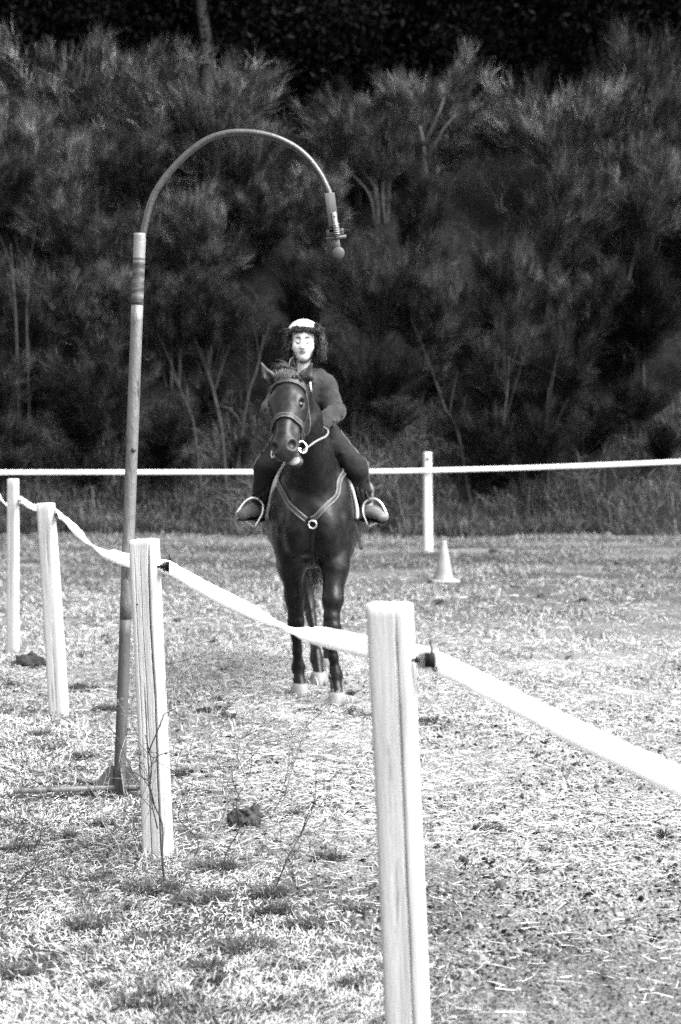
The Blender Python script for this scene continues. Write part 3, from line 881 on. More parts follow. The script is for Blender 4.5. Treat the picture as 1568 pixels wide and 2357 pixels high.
def tape_mesh(rows_, width, n=10):
    """woven ribbon through (x px, y px, depth, twist in degrees)"""
    C = np.array([list(at(x, y, d)) + [tw] for x, y, d, tw in rows_])
    S_ = spline(C, n); P, tw = S_[:, :3], np.radians(S_[:, 3])
    T = np.gradient(P, axis=0); T /= np.linalg.norm(T, axis=1)[:, None]
    upv = np.array((0, 0, 1.0)) - T * T[:, 2:3]; upv /= np.linalg.norm(upv, axis=1)[:, None]
    sd = np.cross(T, upv)
    k = np.arange(len(P))
    tw = tw + .10 * np.sin(k * .9) * np.sin(k * .31)
    W = upv * np.cos(tw)[:, None] + sd * np.sin(tw)[:, None]
    Nn = np.cross(T, W)
    V = []
    for a in (-1, -.5, 0, .5, 1):
        V.append(P + W * width / 2 * a + Nn * (.0015 * (1 - a * a) * np.sin(k * .5))[:, None])
    for a in (1, .5, 0, -.5, -1):
        V.append(P + W * width / 2 * a + Nn * (.0015 * (1 - a * a) * np.sin(k * .5) + .0014)[:, None])
    m = len(V); V = np.stack(V, 1).reshape(-1, 3); F = []
    for i in range(len(P) - 1):
        for j in range(m):
            q = (j + 1) % m
            F.append((i * m + j, i * m + q, (i + 1) * m + q, (i + 1) * m + j))
    F.append(tuple(range(m))); F.append(tuple(range((len(P) - 1) * m, len(P) * m)))
    return V, F

near_rows = [(-150, 985, 17.0, 15), (-60, 1078, 15.2, 25), (0, 1142, 13.9, 15), (16, 1163, 13.35, 40), (30, 1158, 13.22, 0), (48, 1150, 13.12, 8),
             (66, 1161, 12.2, 10), (86, 1169, 10.9, 30), (106, 1175, 10.42, 0), (126, 1179, 10.34, 0), (140, 1186, 10.2, 20), (158, 1203, 9.85, 8), (185, 1229, 9.4, -5),
             (214, 1252, 8.8, 55), (236, 1266, 8.5, 88), (258, 1277, 8.1, 150), (282, 1286, 7.6, 175), (303, 1291, 7.2, 180), (333, 1298, 7.09, 180), (366, 1303, 7.06, 180), (388, 1306, 6.98, 180),
             (410, 1318, 6.8, 180), (450, 1342, 6.55, 175), (500, 1369, 6.3, 172), (560, 1398, 6.0, 185), (620, 1424, 5.7, 215), (660, 1440, 5.45, 250), (690, 1451, 5.25, 285), (730, 1462, 5.05, 320), (790, 1476, 4.8, 345),
             (850, 1489, 4.64, 360), (900, 1498, 4.6, 360), (950, 1506, 4.58, 360), (1000, 1521, 4.53, 360), (1040, 1540, 4.42, 360), (1120, 1580, 4.25, 360), (1250, 1648, 3.95, 362), (1400, 1722, 3.65, 360),
             (1568, 1800, 3.35, 358), (1800, 1900, 3.0, 360), (2300, 2090, 2.5, 360)]
o = obj('fence_tape', tape_mesh(near_rows, .056, 8), m_tape)
tag(o, 'twisted white fence tape sagging between the near posts', 'fence tape')
far_rows = [(-900, 1094, 23.9, 0), (-300, 1089, 23.9, 0), (0, 1087, 23.9, 0), (500, 1086, 23.85, 0), (800, 1085, 23.8, 4), (970, 1083, 23.72, 0), (985, 1083, 23.715, 0), (1000, 1082, 23.72, 0), (1250, 1075, 23.6, 0), (1568, 1062, 23.4, 0), (2300, 1030, 23.0, 0)]
o = obj('fence_tape', tape_mesh(far_rows, .058, 8), m_tape)
tag(o, 'straight white fence tape stretched across the field behind the horse', 'fence tape')

# ------------------------------------------------------------------ the bent ring-game pole
m_pole = mat('worn_grey_paint', .065, .11, scale=14, stretch=(1, 1, .35), rough=.5, bump=.5, bump_scale=70, spots=(16, .55, .022), metal=.15, spec=.5)
m_pole_lo = mat('dark_rusty_tube', .026, .05, scale=18, stretch=(1, 1, .3), rough=.6, bump=.2, bump_scale=90, spots=(20, .64, .16), spec=.35)
m_band = mat('peeling_dark_band', .018, .12, scale=14, stretch=(.8, .8, 3.2), rough=.6, bump=.3, contrast=(.42, .72), spec=.35)
m_top = mat('bare_chipped_tube', .11, .17, scale=14, rough=.45, spots=(14, .6, .05), bump=.15, bump_scale=80, metal=.2, spec=.5)
m_arc = mat('pitted_bent_pipe', .022, .042, scale=30, rough=.38, spots=(32, .66, .3), bump=.25, bump_scale=120, metal=.2, spec=.6)
m_block = mat('weathered_block', .03, .075, scale=12, stretch=(5, 5, .6), rough=.8, bump=.3, bump_scale=60)
m_plate = mat('zinc_plate', .16, .26, scale=30, rough=.4, metal=.4, spots=(30, .66, .06))
m_rustplate = mat('rust_spotted_plate', .03, .07, scale=40, rough=.55, metal=.3, spots=(45, .56, .04))
PD = 8.1
b0 = at(274, 1838, PD); b0[2] = float(ground_z(b0[0], b0[1]))
pole = thing('bent_pole', b0, 'tall grey metal pole with curved top and hanging spring clapper', 'pole')
mpx = PD / FPX
def seg(x0, y0, x1, y1, r0, r1, n=12):
    a, b = at(x0, y0, PD), at(x1, y1, PD)
    t = np.linspace(0, 1, n)[:, None]
    return tube(a + (b - a) * t, np.linspace(r0, r1, n), 24)
def ax_x(y): return 274 + (322.5 - 274) * (1838 - y) / (1838 - 537)
obj('lower_tube', seg(ax_x(1850), 1850, ax_x(1422), 1422, .0262, .0262), m_pole_lo, pole)
obj('middle_tube', seg(ax_x(1424), 1424, ax_x(700), 700, .0270, .0268, 20), m_pole, pole)
obj('worn_band', seg(ax_x(702), 702, ax_x(596), 596, .0271, .0271), m_band, pole)
obj('upper_tube', seg(ax_x(598), 598, ax_x(537), 537, .0274, .0272), m_top, pole)
bolt = obj('bolt', lathe(at(ax_x(1035) + 4, 1035, PD - .026), [(.012, -.006), (.012, 0), (.009, .008), (.0, .0085)][:3], 6, rotm('X', math.pi / 2)), m_pole_lo, pole)
arc = spline([at(x, y, PD) for x, y in ((325, 585), (329, 545), (336, 510), (348, 466), (367, 428), (396, 390), (436, 350), (478, 321), (520, 307), (558, 304), (600, 308), (640, 319), (678, 338), (708, 363), (733, 395), (748, 422), (760, 450))], 8)
obj('curved_pipe', tube(arc, .0148, 16), m_arc, pole)
# hanging wooden block, hinge plate, spring, bracket and clapper
tilt = rotm('Y', -math.atan2(10, 77))
blk = obj('hanging_block', box(at(763.5, 484, PD), (.045, .045, 77 * mpx), tilt, .003), m_block, pole)
pl = obj('hinge_plate', box(at(771, 506, PD - .026), (.018, .004, 36 * mpx), tilt, .0015), m_plate, pole)
for yy in (497, 516): obj('rivet', lathe(at(770.5 + (yy - 497) * .1, yy, PD - .028), [(.0065, 0), (.0065, .002), (.004, .005)], 12, rotm('X', math.pi / 2)), m_plate, pl)
obj('bracket_tongue', box(at(763, 526, PD - .012), (.02, .004, .03), tilt), m_block, pole)
t_ = np.linspace(0, 1, 140)
c0, c1 = at(773, 515, PD - .03), at(777, 541, PD - .03)
hel = c0 + (c1 - c0) * t_[:, None] + np.stack([.0125 * np.cos(t_ * 6.5 * 6.283), .0125 * np.sin(t_ * 6.5 * 6.283), 0 * t_], 1)
obj('spring', tube(hel, .0023, 6), m_plate, pole)
obj('spring_bolt', tube([at(772.5, 509, PD - .03), at(778, 548, PD - .03)], .007, 12), m_plate, pole)
tb = rotm('Y', -R(6))
br = obj('bracket', join([box(at(762, 536, PD - .012), (.042, .004, .030), tb, .0018), box(at(786, 533, PD - .012), (.020, .004, .030), tb, .0018)]), m_rustplate, pole)
obj('bracket_bar', tube([at(751.5, 550.5, PD - .02), at(797.5, 543.5, PD - .02)], .0075, 12), m_rustplate, br)
for hx_, hy_ in ((760, 536), (788.5, 532)): obj('hole', lathe(at(hx_, hy_, PD - .0142), [(.003, -.002), (.0032, 0)], 10, rotm('X', math.pi / 2)), m_plastic, br)
clap = obj('clapper', join([box(at(775, 562, PD - .02), (.031, .004, .045), rotm('Y', -R(9)), .0015), lathe(at(779.5, 582, PD - .022), [(.0255, -.0035), (.0268, -.002), (.0268, .002), (.0255, .0035)], 28, rotm('X', math.pi / 2))]), m_rustplate, pole)
# foot: three gusset plates and flat bars on the ground
def plate(pts, th):
    P = np.array(pts, float); nrm = unit(np.cross(P[1] - P[0], P[2] - P[0])) * th / 2
    n = len(P); V = np.vstack([P - nrm, P + nrm])
    F = [tuple(range(n)), tuple(reversed(range(n, 2 * n)))] + [(i, i + n, (i + 1) % n + n, (i + 1) % n) for i in range(n)]
    return V, F
gz0 = b0[2]
for ang, ln_ in ((R(186), .135), (R(140), .12), (R(2), .125), (R(-70), .11)):
    d_ = np.array((math.cos(ang), math.sin(ang), 0)); c = np.array((b0[0], b0[1], gz0))
    obj('gusset', plate([c + d_ * .024 + (0, 0, .012), c + d_ * ln_ + (0, 0, .012), c + d_ * ln_ + (0, 0, .02), c + d_ * .048 + (0, 0, .125), c + d_ * .024 + (0, 0, .125)], .006), m_pole_lo, pole, False)
for ang, ln_ in ((R(191), .46), (R(140), .26), (R(8), .15)):
    d_ = np.array((math.cos(ang), math.sin(ang), 0)); c = np.array((b0[0], b0[1], gz0 + .034)) + d_ * (ln_ / 2 + .005)
    obj('foot_bar', box(c, (ln_, .032, .020), rotm('Z', ang), .002), m_pole, pole)

# ------------------------------------------------------------------ traffic cone
m_cone = mat('faded_cone_plastic', .13, .2, scale=10, rough=.6, spots=(9, .66, .3))
cb = at(1021, 1338, 19.2); cb[2] = float(ground_z(cb[0], cb[1]))
cone = thing('traffic_cone', cb, 'pale traffic cone standing on the field beside the far post', 'cone')
obj('base', box(cb + (0, 0, .018), (.285, .285, .036), rotm('Z', R(12)), .012), m_cone, cone)
prof = [(.108, .036), (.106, .046), (.099, .06)] + [(.099 - (.099 - .030) * t, .06 + .37 * t) for t in np.linspace(.08, 1, 12)] + [(.028, .438), (.020, .442)]
obj('shell', lathe(cb, prof, 32), m_cone, cone)
# ------------------------------------------------------------------ the horse (local frame: x right in view, y away from the viewer, z up)
HO = np.array((-.17, 11.0, -.012))
m_coat = mat('dark_bay_coat', .002, .007, scale=22, rough=.36, bump=.2, bump_scale=45, spec=.15, tone=True)
m_hoof = mat('pale_hoof_horn', .08, .13, scale=25, stretch=(1, 1, .3), rough=.6)
m_hair = mat('dark_mane_hair', .8, 1.2, scale=30, rough=.45, spec=.12, tone=True)
m_eye = mat('dark_eye', .003, rough=.12, spec=.25)
m_pink = mat('pale_lip', .14, .2, scale=60, rough=.55)

S = SDF((-.48, -1.05, .02), (.48, 1.68, 2.08), .0086)
# trunk
S.ell((0, .66, 1.09), (.325, .74, .335), k=.1)
S.ell((0, .10, 1.13), (.20, .33, .33), k=.12)
S.ell((.02, 1.18, 1.16), (.285, .38, .33), k=.15)
S.ell((0, .40, 1.36), (.10, .34, .145), k=.14)
for s in (-1, 1):
    S.ell((s * .152, .10, 1.12), (.095, .19, .27), np.array([(1, 0, 0), (0, .94, .34), (0, -.34, .94)]), k=.045)
    S.ell((s * .165, -.07, 1.06), (.045, .05, .07), k=.04)                  # point of shoulder
    S.ell((s * .085, -.125, 1.04), (.085, .105, .17), k=.05)            # breast muscles with the groove between
    S.ell((s * .14, .03, .92), (.085, .13, .15), k=.06)
S.cap((0, -.255, 1.16), (0, -.20, .86), .008, .008, k=.06, sub=True)
# neck
nu = (1, 0, -.1)
S.chain([((0.0, .16, 1.28), (.175, .26)), ((-.012, -.06, 1.47), (.128, .185)), ((-.05, -.25, 1.68), (.098, .145)), ((-.10, -.41, 1.84), (.082, .115)), ((-.125, -.47, 1.89), (.075, .10))], u=nu, k=.07)
S.chain([((0.03, -.10, 1.28), (.085, .09)), ((.0, -.22, 1.47), (.062, .07)), ((-.05, -.36, 1.66), (.05, .055))], u=nu, k=.06)    # gullet line
for s in (-1, 1): S.chain([((s * .10, -.02, 1.26), (.05, .06)), ((s * .085 - .03, -.17, 1.47), (.034, .05)), ((s * .062 - .07, -.34, 1.70), (.028, .04))], u=nu, k=.025)
# head frame
Oh = np.array((-.137, -.545, 1.915))
hA = unit((-.035, -.62, -.76))
nA = np.array((-.27, -.74, .62)); nA = unit(nA - hA * nA.dot(hA))
uA = unit(np.cross(nA, hA)); uA = uA if uA[0] > 0 else -uA
AX = np.array([hA, uA, nA])
def hd(h, u, n):
    h = h if h < .28 else .28 + (h - .28) * .84
    return Oh + hA * h + uA * u + nA * n
def he(h, u, n, r, k=.04, sub=False): S.ell(hd(h, u, n), r, AX, k, sub)
he(.085, 0, -.045, (.13, .088, .095), .05)
he(.15, 0, -.05, (.13, .098, .085), .05)
for s in (-1, 1):
    he(.145, s * .080, -.004, (.050, .024, .024), .025)                    # brow
    he(.19, s * .054, -.125, (.115, .042, .105), .05)                      # jowl
    he(.178, s * .092, -.008, (.034, .022, .024), .010, True)              # eye socket
    he(.30, s * .060, -.06, (.12, .014, .018), .03)                        # facial crest
S.cap(hd(.12, 0, -.035), hd(.44, 0, -.048), (.078, .068), (.046, .052), uA, .05)
S.cap(hd(.12, 0, .012), hd(.40, 0, .004), (.034, .02), (.024, .014), uA, .04)
S.cap(hd(.20, 0, -.15), hd(.45, .006, -.128), (.055, .055), (.032, .028), uA, .05)
he(.465, 0, -.055, (.075, .058, .062), .045)
for s in (-1, 1):
    he(.480, s * .044, -.038, (.050, .027, .038), .022)
    he(.497, s * .056, -.016, (.030, .021, .025), .008, True)
    he(.507, s * .042, -.010, (.012, .012, .012), .010, True)
he(.522, 0, -.072, (.036, .052, .036), .03)                               # upper lip
he(.475, .02, -.112, (.10, .08, .014), .012, True)                      # the open mouth
he(.515, .030, -.160, (.034, .042, .015), .022)                            # lower lip
S.cap(hd(.44, .012, -.13), hd(.515, .030, -.160), (.036, .020), (.032, .020), uA, .03)
# ears
for s, tip in ((-1, (-.283, -.555, 2.020)), (1, (.006, -.555, 2.015))):
    base = hd(.02, s * .060, -.03); tip = np.array(tip); mid = base * .52 + tip * .48 + np.array((s * .012, .0, -.004))
    S.cap(base, mid, (.034, .026), (.036, .022), (1, .2, 0), .03); S.cap(mid, tip, (.036, .020), (.007, .006), (1, .2, 0), .02)
    S.cap(base * .6 + mid * .4 + np.array((s * .006, -.022, 0)), mid * .45 + tip * .55 + np.array((s * .002, -.02, 0)), (.022, .018), (.013, .012), (1, .2, 0), .008, True)
# legs: (point, (radius across, radius along))
legs = {
 'rf': [((.135, .05, .98), (.095, .14)), ((.135, -.05, .80), (.075, .095)), ((.124, -.13, .62), (.054, .066)), ((.118, -.165, .52), (.046, .052)), ((.118, -.175, .455), (.049, .050)), ((.120, -.165, .395), (.034, .042)),
        ((.127, -.155, .28), (.027, .037)), ((.138, -.155, .20), (.031, .040)), ((.142, -.16, .165), (.039, .045)), ((.146, -.19, .10), (.031, .036)), ((.149, -.21, .06), (.040, .046))],
 'lf': [((-.135, .09, .98), (.095, .14)), ((-.130, .09, .80), (.073, .095)), ((-.112, .11, .62), (.052, .064)), ((-.105, .125, .52), (.046, .052)), ((-.103, .13, .455), (.049, .050)), ((-.100, .145, .395), (.034, .042)),
        ((-.096, .175, .28), (.027, .037)), ((-.092, .20, .20), (.031, .040)), ((-.090, .205, .165), (.039, .045)), ((-.084, .18, .10), (.031, .036)), ((-.080, .165, .06), (.040, .046))],
 'rh': [((-.15, 1.16, 1.08), (.13, .24)), ((-.155, .92, .88), (.085, .13)), ((-.11, .97, .70), (.058, .08)), ((-.055, 1.01, .55), (.042, .058)), ((-.040, 1.0, .49), (.043, .055)), ((-.022, .93, .41), (.032, .042)),
        ((.0, .80, .28), (.028, .036)), ((.012, .70, .19), (.033, .042)), ((.016, .675, .16), (.038, .044)), ((.026, .63, .10), (.031, .036)), ((.030, .605, .06), (.040, .046))],
 'lh': [((.17, 1.20, 1.08), (.13, .24)), ((.17, 1.03, .88), (.085, .13)), ((.15, 1.22, .70), (.058, .08)), ((.115, 1.36, .55), (.042, .058)), ((.11, 1.39, .49), (.043, .055)), ((.105, 1.39, .41), (.032, .042)),
        ((.095, 1.38, .28), (.028, .036)), ((.09, 1.375, .19), (.033, .042)), ((.088, 1.37, .16), (.038, .044)), ((.088, 1.33, .10), (.031, .036)), ((.088, 1.31, .06), (.040, .046))]}
for k_, ch in legs.items():
    for i, ((a, ra), (b, rb)) in enumerate(zip(ch[:-1], ch[1:])): S.cap(a, b, ra, rb, (1, 0, 0), .05 if i < 3 else .022)
for k_ in ('rf', 'lf'):                                                  # knees and fetlocks
    kc, fc = np.array(legs[k_][4][0]), np.array(legs[k_][8][0])
    S.ell(kc + (0, -.012, .002), (.050, .042, .050), k=.012); S.ell(kc + (0, -.03, .02), (.03, .025, .03), k=.015); S.ell(kc + (0, .04, .0), (.022, .022, .035), k=.015)
    S.ell(fc + (0, .012, .004), (.042, .042, .036), k=.012)
for k_ in ('rh', 'lh'):
    kc, fc = np.array(legs[k_][4][0]), np.array(legs[k_][8][0])
    S.ell(kc + (0, .045, .03), (.026, .03, .05), k=.02); S.ell(fc + (0, .012, .004), (.041, .041, .036), k=.012)
for s, y in ((1, -.03), (-1, .10)):                                      # forearm muscle
    S.cap((s * .165, y - .02, .88), (s * .14, y - .08 if s > 0 else y - .02, .68), (.045, .05), (.025, .03), k=.025)
    S.cap((s * .105, y - .03, .84), (s * .10, y - .08 if s > 0 else y - .02, .66), (.03, .04), (.02, .028), k=.025)
S.noise(.0042, 13, 3, 5)
HV, HF = S.nets()
# darker points: legs below the knee, muzzle (coat colour of the animal)
pt = 1 - .45 * np.clip((.60 - HV[:, 2]) / .25, 0, 1)
mz = (HV - Oh) @ hA
inh = (HV[:, 1] < -.45)
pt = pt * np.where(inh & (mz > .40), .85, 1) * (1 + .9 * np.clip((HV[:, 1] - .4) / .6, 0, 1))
pt = pt * np.where(inh & (mz < -.01) & (HV[:, 2] > 1.9), 3.2, 1) * np.where(inh & (mz > .43), 2.4, 1)  # ears lightened in the coat tone to stand for their bright rim light
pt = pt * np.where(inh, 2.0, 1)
pt = pt + np.where(inh, 1.8 * np.exp(-(((HV - hd(.135, -.004, .02)) ** 2).sum(1)) / .012 ** 2), 0)      # small pale star
horse = thing('horse', HO, 'dark bay horse walking towards the viewer with its mouth open', 'horse')
obj('body', (HV + HO, HF), m_coat, horse, tone=pt)
# hooves
for k_, ch in legs.items():
    c = np.array(ch[-1][0]); yaw = 0
    V, F = lathe((0, 0, 0), [(.058, 0), (.060, .006), (.056, .03), (.050, .060), (.046, .072), (.040, .076)], 20)
    V = V * (1, 1.12, 1); V[:, 1] += .28 * (V[:, 2] - .06) ; V[:, 1] += .008
    gz = float(ground_z(c[0] + HO[0], c[1] + HO[1]))
    V = V + np.array((c[0] + HO[0], c[1] + HO[1] - .012, max(gz, -.005) - .004))
    obj('hoof', (V, F), m_hoof, horse)
# eyes
for s in (-1, 1):
    V, F = lathe((0, 0, 0), [(.001, -.023)] + [(.023 * math.cos(a), .023 * math.sin(a)) for a in np.linspace(-1.4, 1.4, 9)] + [(.001, .023)], 16)
    obj('eye', (V + hd(.178, s * .080, -.018) + HO, F), m_eye, horse)
# tongue and inner lip, nostril linings
V, F = lathe((0, 0, 0), [(.001, -1)] + [(math.cos(a), math.sin(a)) for a in np.linspace(-1.3, 1.3, 9)] + [(.001, 1)], 16)
obj('tongue', ((V * (.034, .013, .032)) @ np.array([uA, nA, hA]) + hd(.515, .028, -.138) + HO, F), m_pink, horse)

def hairs(n, root, direction, length, width, droop, tone, jitter, seed):
    """locks of hair: root(n) -> points, direction -> vectors"""
    rg = np.random.default_rng(seed)
    P0, D0 = root, direction + rg.normal(0, jitter, direction.shape)
    D0 /= np.linalg.norm(D0, axis=1)[:, None]
    Ls = length * (.6 + .6 * rg.random(n)); seg_ = 6
    P = P0.copy(); V = []
    sd = np.cross(D0, rg.normal(0, 1, (n, 3))); sd /= np.linalg.norm(sd, axis=1)[:, None]
    wv = width * (.6 + .8 * rg.random(n))
    for i in range(seg_):
        w_ = wv * (1 - .8 * (i / seg_) ** 2)
        V += [P - sd * w_[:, None] / 2, P + sd * w_[:, None] / 2]
        D0 = D0 + np.array((0, 0, -1.0)) * droop / seg_ + rg.normal(0, .08, D0.shape)
        D0 /= np.linalg.norm(D0, axis=1)[:, None]
        P = P + D0 * (Ls / seg_)[:, None]
    V.append(P); m = 2 * seg_ + 1
    b = np.arange(n)[:, None] * m
    Q = np.concatenate([b + np.array([[2 * i, 2 * i + 1, 2 * i + 3, 2 * i + 2]]) for i in range(seg_ - 1)])
    T = b + np.array([[2 * seg_ - 2, 2 * seg_ - 1, 2 * seg_]])
    return (np.stack(V, 1).reshape(-1, 3), [Q, T]), np.repeat(tone * (.5 + rg.random(n)), m)
rg = np.random.default_rng(5)
n = 900
rt = hd(-.005, 0, 0) + rg.normal(0, 1, (n, 3)) * (.024, .03, .008) + (0, .02, .045)
VF, tn = hairs(n, rt, np.tile(nA * .42 + hA * .75 + uA * -.08, (n, 1)), .06, .004, 1.0, .05, .16, 6)
obj('forelock', (VF[0] + HO, VF[1]), m_hair, horse, False, tone=tn)
n = 1600
crest = spline([(-.125, -.44, 1.985), (-.09, -.30, 1.90), (-.04, -.12, 1.74), (0, .06, 1.60), (0, .2, 1.52)], 40)
ci = rg.integers(0, len(crest), n)
VF, tn = hairs(n, crest[ci] + rg.normal(0, .012, (n, 3)), np.tile((-.55, .1, .55), (n, 1)), .18, .004, 2.2, .04, .25, 7)
obj('mane', (VF[0] + HO, VF[1]), m_hair, horse, False, tone=tn)
n = 1100
VF, tn = hairs(n, np.array((-.01, 1.52, 1.25)) + rg.normal(0, .025, (n, 3)), np.tile((-.03, .35, -.5), (n, 1)), .72, .006, 3.0, .025, .10, 8)
obj('tail', (VF[0] + HO, VF[1]), m_hair, horse, False, tone=tn)

# ------------------------------------------------------------------ tack
m_leather = mat('dark_leather', .006, .012, scale=30, rough=.42, spec=.15, bump=.1, bump_scale=150)
m_strap = mat('brown_strap_leather', .016, .03, scale=40, rough=.42, spec=.2)
m_piping = mat('worn_strap_edge', .05, .09, scale=40, rough=.45, spec=.5)
m_metal = mat('bright_steel', .62, .72, scale=40, rough=.25, metal=.85)
m_pad = mat('white_saddle_pad', .3, .38, scale=60, rough=.9, bump=.2, bump_scale=90)
m_rein = mat('pale_rope_rein', .10, .2, scale=60, stretch=(1, 4, 4), rough=.7, bump=.4, bump_scale=200)

def on_horse(P, off, n=10):
    Q = S.snap(spline(P, n), off)
    for _ in range(6): Q[1:-1] = (Q[:-2] + 2 * Q[1:-1] + Q[2:]) / 4
    d_ = S.sample(Q); Q = Q + S.grad(Q) * np.maximum(off - d_, 0)[:, None]
    return Q, S.grad(Q)
def put_strap(name, P, w, t, material, parent, off=.001, n=10, edge=True):
    Q, G = on_horse(P, off, n)
    o = obj(name, (lambda VF: (VF[0] + HO, VF[1]))(strap(Q, G, w, t)), material, parent)
    if edge:
        T = np.gradient(Q, axis=0); T /= np.linalg.norm(T, axis=1)[:, None] + 1e-9
        sd = np.cross(T, G); sd /= np.linalg.norm(sd, axis=1)[:, None] + 1e-9
        for s in (-1, 1): obj('edge_piping', (lambda VF: (VF[0] + HO, VF[1]))(tube(Q + sd * s * w * .36 + G * t * .95, w * .11, 6)), m_piping, o)
    return o
bridle = thing('bridle', HO + hd(0, 0, 0), 'leather bridle with browband and noseband on the horse head', 'bridle')
put_strap('browband', [hd(.055, -.115, -.05), hd(.045, -.075, .035), hd(.04, 0, .07), hd(.045, .075, .035), hd(.055, .115, -.05)], .026, .011, m_strap, bridle)
put_strap('noseband', [hd(.315, -.085, -.10), hd(.295, -.075, -.035), hd(.285, -.035, .02), hd(.28, 0, .03), hd(.285, .035, .02), hd(.295, .075, -.035), hd(.32, .085, -.10), hd(.335, .06, -.17), hd(.34, 0, -.20), hd(.335, -.06, -.17), hd(.315, -.085, -.10)], .030, .011, m_strap, bridle, n=8)
for s in (-1, 1):
    put_strap('cheek_strap', [hd(.04, s * .105, -.05), hd(.16, s * .12, -.085), hd(.28, s * .10, -.10), hd(.40, s * .075, -.098)], .014, .005, m_leather, bridle, edge=False)
    put_strap('throat_lash', [hd(.035, s * .10, -.06), hd(.10, s * .12, -.11), hd(.17, s * .13, -.17), hd(.22, s * .10, -.23), hd(.24, s * .03, -.26)], .013, .007, m_piping, bridle, edge=False)
    put_strap('headpiece', [hd(.055, s * .105, -.05), hd(.01, s * .085, -.02), hd(-.02, s * .05, .03), hd(-.03, 0, .05)], .022, .005, m_leather, bridle, edge=False)
    # bit: loose cheek ring and mouthpiece end
    c = hd(.445, s * .072, -.100)
    ring = np.array([c + hA * .040 * math.cos(a) + nA * .020 * math.sin(a) * 1.0 + uA * s * (.012 - .02 * math.sin(a)) for a in np.linspace(0, 2 * math.pi, 29)])
    br_ = obj('bit_ring', (lambda VF: (VF[0] + HO, VF[1]))(tube(ring, .0042, 8)), m_metal, bridle)
    obj('mouthpiece', (lambda VF: (VF[0] + HO, VF[1]))(tube([hd(.46, s * .02, -.112), hd(.45, s * .075, -.108)], .006, 8)), m_metal, br_)

# reins, one each side, from the bit rings back to the hands
for s, hand, lb in ((1, np.array((.052, .045, 1.655)), 'pale rein running from the bit along the right of the horse neck'), (-1, np.array((-.14, .05, 1.66)), 'rein on the far left side of the horse neck')):
    a = hd(.455, s * .080, -.125)
    if s > 0: pts = [a, (.03, -.62, 1.572), (.085, -.30, 1.60), (.095, -.10, 1.632), (.060, .03, 1.655), (.035, .07, 1.662)]
    else: pts = [a, a + (-.03, .05, -.02), (-.20, -.60, 1.585), (-.19, -.38, 1.60), (-.17, -.15, 1.62), hand + (0, -.03, 0), hand + (.03, .05, .03)]
    P = spline(pts, 10)
    o = obj('rein', (lambda VF: (VF[0] + HO, VF[1]))(tube(P, .0052, 8)), m_rein if s > 0 else m_leather)
    tag(o, lb, 'rein')

plate_o = thing('breastplate', HO + (0, -.28, 1.08), 'leather breastplate with metal ring across the horse chest', 'breastplate')
ringc = S.snap(np.array([(.0, -.30, 1.075)]), .010)[0]
gN = S.grad(ringc[None])[0]
def PX(x, y, D): return at(x, y, D) - HO
for s, lst in ((-1, [(652, 1088, 11.15), (655, 1118, 11.0), (662, 1145, 10.92), (676, 1170, 10.82), (692, 1186, 10.76), (706, 1197, 10.72)]), (1, [(784, 1086, 11.15), (778, 1108, 11.0), (767, 1135, 10.92), (752, 1160, 10.82), (736, 1180, 10.76), (716, 1197, 10.72)])):
    put_strap('chest_strap', [PX(*q) for q in lst], .034, .007, m_strap, plate_o, n=8)
    put_strap('wither_strap', [PX(*lst[0]), np.array((s * .20, .18, 1.40)), np.array((s * .12, .22, 1.50))], .020, .006, m_leather, plate_o, edge=False)
    bk = S.snap(PX(*lst[0])[None], .012)[0]
    obj('buckle', box(bk + HO, (.020, .012, .026), rotm('Y', s * .3), .003), m_metal, plate_o)
put_strap('girth_strap', [ringc + (0, 0, -.02), (0, -.24, .98), (0, -.16, .86), (0, -.03, .80)], .026, .005, m_leather, plate_o, edge=False)
u1 = unit(np.cross(gN, (0, 0, 1))); u2 = np.cross(u1, gN)
cr = np.array([ringc + u1 * .024 * math.cos(a) + u2 * .024 * math.sin(a) for a in np.linspace(0, 2 * math.pi, 25)])
obj('ring', (lambda VF: (VF[0] + HO, VF[1]))(tube(cr, .0045, 8)), m_metal, plate_o)

def wrap(y0, y1, th0, th1, off, ny, nt, inner, zc=1.12, front=None, thin=True):
    """sheet that follows the horse's back: y along the body, th angle from straight up; returns a closed thin shell"""
    def surf(o):
        Yv = np.linspace(0, 1, ny)[:, None]; Tv = np.linspace(th0, th1, nt)[None, :] * np.ones((ny, 1))
        ya = y0 + (front(Tv) if front else 0); yy = ya + (y1 - ya) * Yv
        d = np.stack([np.sin(Tv), 0 * Tv, np.cos(Tv)], -1)
        r = np.full(Tv.shape, .02)
        for _ in range(60):
            P = np.stack([0 * yy, yy, 0 * yy + zc], -1) + d * r[..., None]
            r = r + np.clip(o - S.sample(P), -.05, .05) * .7
        return np.stack([0 * yy, yy, 0 * yy + zc], -1) + d * r[..., None]
    A_, B_ = surf(inner), surf(off)
    V = np.vstack([A_.reshape(-1, 3), B_.reshape(-1, 3)]); N_ = ny * nt; F = []
    for i in range(ny - 1):
        for j in range(nt - 1):
            a = i * nt + j
            F.append((a, a + nt, a + nt + 1, a + 1)); F.append((N_ + a, N_ + a + 1, N_ + a + nt + 1, N_ + a + nt))
    for i in range(ny - 1):
        for j in (0, nt - 1):
            a = i * nt + j; F.append((a, a + nt, N_ + a + nt, N_ + a))
    for j in range(nt - 1):
        for i in (0, ny - 1):
            a = i * nt + j; F.append((a, a + 1, N_ + a + 1, N_ + a))
    return V + HO, F
